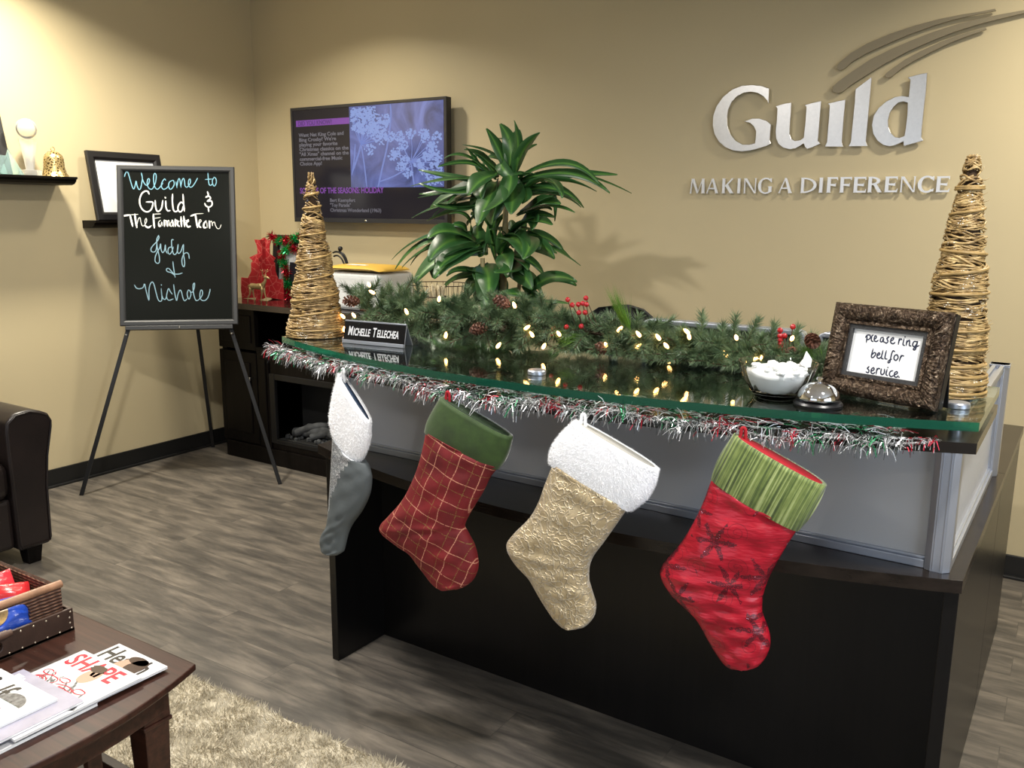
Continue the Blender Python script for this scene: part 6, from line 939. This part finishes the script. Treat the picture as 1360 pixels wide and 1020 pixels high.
# ================================================================== ARMCHAIR
m, nt, bs = newmat('dark_brown_leather'); v = coord(nt); bs.inputs['Roughness'].default_value = .36; lk(nt, ramp(nt, noise(nt, v, 6, 3), [(.3, (.010, .007, .0065)), (.7, (.017, .011, .010))]), bs.inputs['Base Color']); bump(nt, bs, noise(nt, v, 180, 3), .25, .002); leather = m
t = thing('leather_armchair', (.52, -2.62, 0), 'dark brown leather armchair at the left edge by the wall', 'armchair')
def arm(y0, y1, s):
    yb = lambda k: k
    prof = [(y1 - .055, .075), (y1 - .05, .09), (y1 - .045, .32), (y1 - .03, .45), (y1 - .002, .575), (y1, .60), (y1 - .012, .625), (y1 - .04, .64), (y1 - .09, .655), (y1 - .15, .648), (y1 - .185, .62), (y1 - .19, .58), (y1 - .185, .09), (y1 - .18, .075)]
    if s < 0: prof = [(y0 + y1 - y, z) for y, z in prof]
    b = MB(); b.loft([[(x, y, z) for y, z in prof] for x in np.linspace(.09, .95, 6)]); o = recalc(b.build('arm', leather, t, smooth=50, bevel=.012, seg=3))
    cy, cz = np.mean([q[0] for q in prof]), np.mean([q[1] for q in prof]); b = MB(); b.tube([(.951, cy + (y - cy) * .93, cz + (z - cz) * .96) for y, z in prof + prof[:1]], .004, 6); b.build('piping', leather, o, smooth=180)
arm(-2.20, -2.005, 1); arm(-3.20, -3.005, -1)
b = MB(); b.box(.09, .93, -3.015, -2.19, .085, .30); b.build('base', leather, t, bevel=.02, seg=3)
b = MB(); b.box(.26, .955, -3.01, -2.195, .30, .46); b.build('seat_cushion', leather, t, bevel=.045, seg=4)
b = MB(); b.box(.06, .30, -3.02, -2.185, .30, .86); b.build('backrest', leather, t, bevel=.05, seg=4)
for x, y in ((.90, -2.12), (.90, -3.10), (.14, -2.12), (.14, -3.10)):
    b = MB(); b.loft([[(x + a * w, y + c * w, z) for a, c in ((-1, -1), (1, -1), (1, 1), (-1, 1))] for z, w in ((0, .026), (.09, .036))]); recalc(b.build('foot', M['espresso'], t, bevel=.003))

# ================================================================== RUG
m, nt, bs = newmat('beige_shag'); v = coord(nt); n = noise(nt, v, 16, 4, .65); lk(nt, ramp(nt, n, [(.3, (.36, .31, .215)), (.5, (.54, .48, .36)), (.7, (.70, .64, .51))]), bs.inputs['Base Color']); bs.inputs['Roughness'].default_value = .95; shag = m
t = thing('shag_rug', (2.3, -3.3, 0), 'thick beige shag rug under the coffee table', 'rug')
rx0, rx1, ry0, ry1 = 1.35, 3.62, -4.3, -2.365
b = MB(); b.box(rx0, rx1, ry0, ry1, 0.0005, .012); b.build('backing', shag, t)
rs = np.random.RandomState(31)
def shagpile(n, x0, x1, y0, y1, name, ln, w):
    x = rs.uniform(x0, x1, n); y = rs.uniform(y0, y1, n); cl = np.sin(x * 55 + 3 * np.sin(y * 37)) * np.sin(y * 61 + 2.5 * np.sin(x * 43)); fx = np.cos(x * 31 + y * 17) * .7; fy = np.sin(x * 23 - y * 29) * .7
    base = np.stack([x, y, np.full(n, .008)], 1); d = np.stack([fx + rs.normal(size=n) * .55, fy + rs.normal(size=n) * .55, .75 + .3 * rs.rand(n)], 1); d /= np.linalg.norm(d, axis=1)[:, None]; tip = base + d * (ln * (.8 + .35 * cl) * rs.uniform(.7, 1.1, n))[:, None]
    b = MB(); b.blades(base, tip, w, rs); o = b.build(name, shag, t); o['kind'] = 'stuff'
shagpile(60000, 2.05, 3.62, -3.25, ry1 + .004, 'pile', .029, .0040)
shagpile(9000, rx0, 2.05, ry0, ry1, 'pile', .034, .009); shagpile(9000, 2.05, rx1, ry0, -3.25, 'pile', .034, .009)

# ================================================================== COFFEE TABLE
TZ = .46; TX0, TX1, TY0, TY1 = 1.62, 2.895, -3.43, -2.81; W_ = M['tablewood']
t = thing('coffee_table', (2.26, -3.12, 0), 'dark cherry coffee table with bowed end at the lower left', 'table')
def top_poly(g, bow):
    ym = (TY0 + TY1) / 2; hw = (TY1 - TY0) / 2
    r = [(TX1 - g + bow * (1 - ((y - ym) / hw) ** 2), y) for y in np.linspace(TY0 + g, TY1 - g, 25)]; l = [(TX0 + g - bow * (1 - ((y - ym) / hw) ** 2), y) for y in np.linspace(TY1 - g, TY0 + g, 25)]; return r + l
b = MB(); b.prism([top_poly(0, .060)], FLOORF, TZ - .016, TZ); b.build('tabletop', W_, t, bevel=.004, seg=3)
b = MB(); b.prism([top_poly(.012, .058)], FLOORF, TZ - .024, TZ - .016); b.prism([top_poly(.024, .056)], FLOORF, TZ - .036, TZ - .024); b.build('moulding', W_, t, bevel=.002)
b = MB(); ap = [top_poly(.055, .045)[::-1], top_poly(.075, .055)]; b.prism([top_poly(.055, .045), top_poly(.075, .045)], FLOORF, TZ - .10, TZ - .036); b.build('apron', W_, t, bevel=.002)
for x, y in ((TX1 - .072, TY1 - .080), (TX1 - .072, TY0 + .080), (TX0 + .072, TY1 - .080), (TX0 + .072, TY0 + .080)):
    b = MB(); sq = ((-1, -1), (1, -1), (1, 1), (-1, 1)); b.loft([[(x + a * w, y + c * w, z) for a, c in sq] for z, w in ((0, .022), (.335, .031))]); b.box(x - .036, x + .036, y - .036, y + .036, .335, .345); b.box(x - .033, x + .033, y - .033, y + .033, .345, TZ - .036); recalc(b.build('leg', W_, t, bevel=.002))
b = MB(); b.box(TX0 + .06, TX1 - .06, TY0 + .07, TY1 - .07, .13, .15); b.build('lower_shelf', W_, t, bevel=.002)
for y in (TY0 + .08, TY1 - .08): b = MB(); b.box(TX0 + .08, TX1 - .08, y - .012, y + .012, .15, .172); b.build('stretcher', W_, t, bevel=.002)
for x in (TX0 + .072, TX1 - .072): b = MB(); b.box(x - .012, x + .012, TY0 + .09, TY1 - .09, .15, .172); b.build('stretcher', W_, t, bevel=.002)
for k in range(3):
    yy = TY1 - .08 - .155 * (k + 1) + .02; b = MB(); b.box(TX1 - .082, TX1 - .064, yy - .016, yy + .016, .165, TZ - .09); b.build('slat', W_, t, bevel=.001)
# magazines
MG = lambda x, y, z, rz: Fr((x, y, z), (cos(rz), sin(rz), 0), (0, 0, 1))
def magazine(x, y, z, rz, w, h, th, label, cover, art):
    """x, y = upper left corner of the cover seen from the reader's side; the spine is on the left"""
    f = MG(x, y, z, rz); t = thing('magazine', tuple(f.P(w / 2, -h / 2, 0)), label, 'magazine', 'magazines fanned out on the coffee table'); b = MB(); n = 12
    curl = lambda q: .0
    b.box(.0015, w - .0005, -h + .0008, -.0008, .0004, th - .0004, f); b.build('pages', M['paper'], t)
    b = MB(); b.box(0, w, -h, 0, th - .0004, th, f); b.box(0, w, -h, 0, 0, .0004, f); b.box(-.0006, .0006, -h, 0, 0, th, f); c = b.build('cover', cover, t); art(f, th, c, w, h); return t
def glossy(name, col, **k): return mat(name, col, .22, **k)
red_i = glossy('red_print', (.52, .02, .05)); blk = glossy('black_print', (.02, .02, .025)); skin = glossy('tan_print', (.52, .33, .24)); hairp = glossy('dark_brown_print', (.05, .025, .02)); yel = glossy('yellow_print', (.75, .72, .08)); greyp = glossy('grey_print', (.16, .16, .165), var=.6, vscale=120); bluep = glossy('blue_print', (.10, .32, .72)); pinkp = glossy('pink_print', (.68, .25, .28)); lil = glossy('lilac_cover', (.38, .37, .47), var=.12, vscale=18); wcov = glossy('white_cover', (.70, .70, .72)); palei = glossy('pale_print', (.60, .60, .67)); cyan = glossy('pale_cyan_print', (.62, .80, .80))
def blob(b, f, th, cx, cy, rx, ry, k, n=20, a0=0, a1=2 * pi, seed=0, wob=.0):
    rr = random.Random(seed); b.prism([[(cx + rx * (1 + wob * rr.uniform(-1, 1)) * cos(a), cy + ry * (1 + wob * rr.uniform(-1, 1)) * sin(a)) for a in np.linspace(a0, a1, n + 1)[:-1 if a1 - a0 > 6 else None]]], f, th, th + .00015 * k)
def art1(f, th, c, w, h):
    b = MB(); wd = text_mesh('Health', .075, f, .006, -.062, th, th=.0003, sx=.78, bold=.0012, mb=b); b.build('title', blk, c)
    b = MB(); blob(b, f, th, .103, -.062, .030, .040, 3); b.build('portrait', skin, c); b = MB(); blob(b, f, th, .128, -.045, .024, .034, 4, seed=3, wob=.1); blob(b, f, th, .112, -.024, .03, .014, 4); b.build('hair_print', hairp, c)
    b = MB(); blob(b, f, th, .135, -.105, .042, .03, 4, seed=2, wob=.1); b.build('shirt_print', yel, c)
def art2(f, th, c, w, h):
    b = MB(); text_mesh('SHAPE', .066, f, .012, -.056, th, th=.0003, sx=.88, bold=.0014, mb=b); rr = random.Random(7)
    for k in range(16):
        cx, cy = rr.uniform(.02, .19), rr.uniform(-.16, -.085); r = rr.uniform(.008, .017); b.ribbon([(cx + r * (1 + .2 * q) * cos(q * 1.1 + k), cy + r * .8 * sin(q * 1.1 + k)) for q in range(7)], .0028, f, th + .0003, .0002)
    b.build('title', red_i, c)
    b = MB(); blob(b, f, th, .118, -.058, .022, .030, 2); b.build('portrait', skin, c); b = MB(); blob(b, f, th, .108, -.032, .022, .014, 4, seed=1, wob=.15); b.build('hair_print', hairp, c)
    b = MB(); rr = random.Random(3)
    for k in range(17):
        cx, cy = rr.choice([(rr.uniform(.01, .07), rr.uniform(-.14, -.065)), (rr.uniform(.10, .18), rr.uniform(-.14, -.09))]); b.ribbon([(cx + .02 * q * .3 + .008 * sin(q * 1.5 + k), cy - .012 * q + .006 * cos(q * 2 + k)) for q in range(5)], rr.uniform(.002, .006), f, th + .0002, .0002)
    for k in range(7): blob(b, f, th, rr.uniform(.15, .20), rr.uniform(-.19, -.11), .012, .010, 3, seed=k, wob=.4)
    b.build('scribble_print', greyp, c); b = MB()
    for k in range(5): blob(b, f, th, rr.uniform(.14, .20), rr.uniform(-.2, -.12), .007, .006, 5, seed=k + 9, wob=.3)
    b.build('spot_print', pinkp, c)
def art3(f, th, c, w, h):
    b = MB(); text_mesh('Fitness', .072, f, .008, -.066, th, th=.0003, sx=.80, bold=.002, mb=b); b.build('title', palei, c)
def art4(f, th, c, w, h):
    b = MB(); text_mesh('Self', .085, f, .014, -.078, th, th=.0003, sx=.78, shear=.15, bold=.0012, mb=b); b.build('title', blk, c)
    b = MB(); blob(b, f, th, .145, -.062, .040, .030, 3, 16, 0, pi); b.build('hat_print', greyp, c); b = MB(); blob(b, f, th, .145, -.070, .038, .018, 2); b.build('face_print', cyan, c); b = MB(); blob(b, f, th, .150, -.083, .006, .003, 5); b.build('lips_print', red_i, c)
    b = MB(); b.prism([[(.02, -.20), (.10, -.185), (.095, -.235), (.02, -.24)]], f, th, th + .0003); b.build('blue_block', bluep, c)
magazine(2.655, -3.030, TZ + .0005, .0, .215, .270, .006, 'plain backed magazine at the bottom of the near pile with only its page edges showing', wcov, lambda *a: None)
magazine(2.690, -2.862, TZ + .0068, -.02, .182, .262, .005, 'white magazine titled Health farthest right on the coffee table', wcov, art1)
magazine(2.660, -2.930, TZ + .0122, .0, .214, .270, .005, 'white magazine with red title and red scribbles lying over the health magazine', wcov, art2)
magazine(2.640, -3.055, TZ + .0176, .0, .224, .275, .005, 'lilac covered magazine under the near white magazine', lil, art3)
magazine(2.608, -3.085, TZ + .0230, .0, .215, .270, .005, 'white magazine with grey hat and blue block on top of the near pile', wcov, art4)
# studded tray, wicker basket, sweets
m, nt, bs = newmat('woven_wicker'); v = coord(nt); w1 = nt.nodes.new('ShaderNodeTexWave'); w1.bands_direction = 'Z'; w1.inputs['Scale'].default_value = 38; w1.inputs['Distortion'].default_value = 1.5; lk(nt, v, w1.inputs['Vector']); w2 = nt.nodes.new('ShaderNodeTexWave'); w2.bands_direction = 'DIAGONAL'; w2.inputs['Scale'].default_value = 30; w2.inputs['Distortion'].default_value = 1; lk(nt, coord(nt, (1, 1, .2)), w2.inputs['Vector'])
h = math_(nt, 'MULTIPLY', w1.outputs['Fac'], math_(nt, 'ADD', .4, math_(nt, 'MULTIPLY', w2.outputs['Fac'], .6))); lk(nt, ramp(nt, h, [(.05, (.045, .018, .010)), (.45, (.15, .068, .040)), (.9, (.30, .155, .095))]), bs.inputs['Base Color']); bs.inputs['Roughness'].default_value = .6; bump(nt, bs, h, .8, .005); wick = m
BX0, BX1, BY0, BY1 = 2.02, 2.520, -3.30, -2.868
trm = mat('brown_leather_tray', (.060, .034, .024), .42, var=.2, vscale=20, bmp=.2, bscale=120)
t = thing('studded_tray', ((BX0 + BX1) / 2, (BY0 + BY1) / 2, TZ), 'brown leather tray with brass nail heads under the wicker basket', 'tray')
b = MB(); b.box(BX0, BX1, BY0, BY1, TZ + .0005, TZ + .008); b.build('bottom', trm, t)
def wall_with_slot(fr, L, h, s0, s1, z0, z1, th, n=8):
    r = (z1 - z0) / 2; sl = [(s0 + r - r * sin(a), z0 + r - r * cos(a)) for a in np.linspace(0, pi, n)] + [(s1 - r + r * sin(a), z0 + r + r * cos(a)) for a in np.linspace(0, pi, n)]
    b = MB(); b.prism([[(0, 0), (L, 0), (L, h), (0, h)], sl], fr, -th, 0); return b
fs = Fr((BX1, BY0, TZ + .0005), (0, 1, 0), (1, 0, 0)); LY = BY1 - BY0
b = wall_with_slot(fs, LY, .058, .12, .265, .018, .046, .008); b.build('end_wall', trm, t, bevel=.0015)
fs2 = Fr((BX0, BY1, TZ + .0005), (0, -1, 0), (-1, 0, 0)); b = wall_with_slot(fs2, LY, .058, .15, .30, .018, .046, .008); b.build('end_wall', trm, t, bevel=.0015)
b = MB(); b.box(BX0 + .008, BX1 - .008, BY0, BY0 + .008, TZ + .008, TZ + .058); b.build('side_wall', trm, t, bevel=.0015)
b = MB(); b.box(BX0 + .008, BX1 - .008, BY1 - .008, BY1, TZ + .008, TZ + .058); b.build('side_wall', trm, t, bevel=.0015)
b = MB(); b.tube([fs.P(.10, .058, .003), fs.P(.285, .058, .003)], .0075, 10); b.tube([fs.P(.235, .058, .003), fs.P(.275, .058, .003)], .0095, 10); b.build('handle', mat('brown_handle', (.11, .062, .042), .4), t, smooth=40)
b = MB()
for s in np.arange(.012, LY - .005, .0295):
    for z in (.009, .050): b.ball(fs.P(s, z, .0005), .0028, 8, (.6, 1, 1))
for z in (.023, .036): b.ball(fs.P(LY - .010, z, .0005), .0028, 8, (.6, 1, 1))
b.build('nail_heads', mat('brass_nail', (.70, .60, .46), .3, .9), t, smooth=180)
bz0, bz1 = TZ + .009, TZ + .118; bx0, bx1, by0, by1 = BX0 + .014, BX1 - .018, BY0 + .016, BY1 - .014
t = thing('wicker_basket', ((bx0 + bx1) / 2, (by0 + by1) / 2, bz0), 'brown wicker basket with wooden handle full of snack packets', 'basket')
fb = Fr((bx1, by0, bz0), (0, 1, 0), (1, 0, 0)); LB = by1 - by0
b = wall_with_slot(fb, LB, .104, .06, LB - .075, .040, .098, .010); b.build('end_wall', wick, t)
b = MB(); b.box(bx0, bx0 + .01, by0, by1, bz0, bz1 - .008); b.build('end_wall', wick, t)
for ya, yb in ((by0, by0 + .01), (by1 - .01, by1)): b = MB(); b.box(bx0 + .01, bx1 - .01, ya, yb, bz0, bz1 - .008); b.build('side_wall', wick, t)
b = MB(); b.box(bx0 + .01, bx1 - .01, by0 + .01, by1 - .01, bz0, bz0 + .006); b.build('bottom', wick, t)
b = MB(); b.tube([(bx1 - .005, by0 - .004, bz1), (bx1 - .005, by1 + .004, bz1)], .0095, 12); b.build('wooden_handle', mat('light_brown_wood', (.34, .18, .10), .4, var=.2, vscale=30), t, smooth=40)
b = MB()
for y in (by0 + .005, by1 - .005): b.tube([(bx0, y, bz1 - .006), (bx1 - .01, y, bz1 - .006)], .006, 8)
b.tube([(bx0 + .005, by0, bz1 - .006), (bx0 + .005, by1, bz1 - .006)], .006, 8); b.build('rim', wick, t, smooth=40)
redbag = mat('red_foil_wrapper', (.56, .025, .03), .28, bmp=.5, bscale=22, bdist=.008); bluebag = mat('blue_foil_wrapper', (.02, .075, .48), .28, bmp=.5, bscale=22, bdist=.008); navyb = mat('violet_blue_wrapper', (.03, .03, .26), .28, bmp=.5, bscale=22, bdist=.008); gold_p = mat('gold_brown_print', (.46, .28, .08), .4, var=.5, vscale=70); yel_p = mat('yellow_wrapper_print', (.80, .50, .05), .35); wht_p = mat('white_wrapper_print', (.85, .85, .85), .35)
def packet(c, u, n, w, h, d, m_, label, prints=()):
    f = Fr(c, u, n); b = MB(); rs = np.random.RandomState(int(abs(c[0] * 1e4)) % 999); N, Mm = 14, 18; top, bot = [], []
    for s, lst in ((1, top), (-1, bot)):
        for i in range(N + 1):
            for j in range(Mm + 1):
                a, q = i / N * 2 - 1, j / Mm * 2 - 1; hgt = d * (max(0, 1 - a ** 4) * max(0, 1 - abs(q) ** 3)) ** .6 * (1 + .12 * sin(5 * a + 3 * q) + .1 * sin(9 * q)); lst.append(f.P(a * w / 2, q * h / 2, s * hgt + .001 * s + .004 * sin(3 * a + 2 * q)))
    F = [(i * (Mm + 1) + j, (i + 1) * (Mm + 1) + j, (i + 1) * (Mm + 1) + j + 1, i * (Mm + 1) + j + 1) for i in range(N) for j in range(Mm)]
    b.add(top, F); b.add(bot, [q[::-1] for q in F]); t = thing('snack_packet', c, label, 'packet', 'snack packets in the wicker basket'); recalc(b.build('wrapper', m_, t, smooth=180))
    for (px, py, rx, ry, pm, nm) in prints:
        P = []
        for a in np.linspace(0, 2 * pi, 22)[:-1]:
            q, r_ = px + rx * cos(a), py + ry * sin(a); A, Q = q / (w / 2), r_ / (h / 2); hgt = d * (max(0, 1 - A ** 4) * max(0, 1 - abs(Q) ** 3)) ** .6 * (1 + .12 * sin(5 * A + 3 * Q) + .1 * sin(9 * Q)); P.append((q, r_, hgt + .003 + .004 * sin(3 * A + 2 * Q)))
        b = MB(); k = len(P); b.add([f.P(*p) for p in P] + [f.P(p[0], p[1], p[2] - .003) for p in P] + [f.P(px, py, max(p[2] for p in P))], [(i, (i + 1) % k, 2 * k) for i in range(k)] + [(i + k, (i + 1) % k + k, (i + 1) % k, i) for i in range(k)]); b.build(nm, pm, t)
packet((2.458, -3.008, TZ + .066), nrm(V(.25, 1, .05)), nrm(V(.75, -.2, .7)), .135, .095, .020, bluebag, 'blue snack packet with golden print seen through the basket handle opening', ((-.014, .008, .032, .028, gold_p, 'gold_print'), (-.03, -.036, .012, .009, wht_p, 'white_print')))
packet((2.385, -2.965, TZ + .072), nrm(V(.3, 1, -.3)), nrm(V(.45, -.3, .8)), .125, .10, .020, redbag, 'red snack packet with yellow print nearest the basket corner', ((-.02, -.015, .030, .013, yel_p, 'yellow_print'),))
packet((2.33, -2.965, TZ + .080), nrm(V(.6, 1, .4)), nrm(V(.6, -.4, .6)), .12, .09, .022, mat('bright_red_wrapper', (.62, .03, .045), .28, bmp=.5, bscale=22, bdist=.008), 'bright red snack packet standing tall in the middle of the basket')
packet((2.385, -3.09, TZ + .085), nrm(V(.1, 1, .2)), nrm(V(.6, .1, .7)), .12, .09, .018, navyb, 'violet blue snack packet under the red ones')
packet((2.26, -3.12, TZ + .09), nrm(V(-.3, 1, .1)), nrm(V(.3, .1, .9)), .13, .10, .022, redbag, 'dark red snack packet at the far left of the basket')
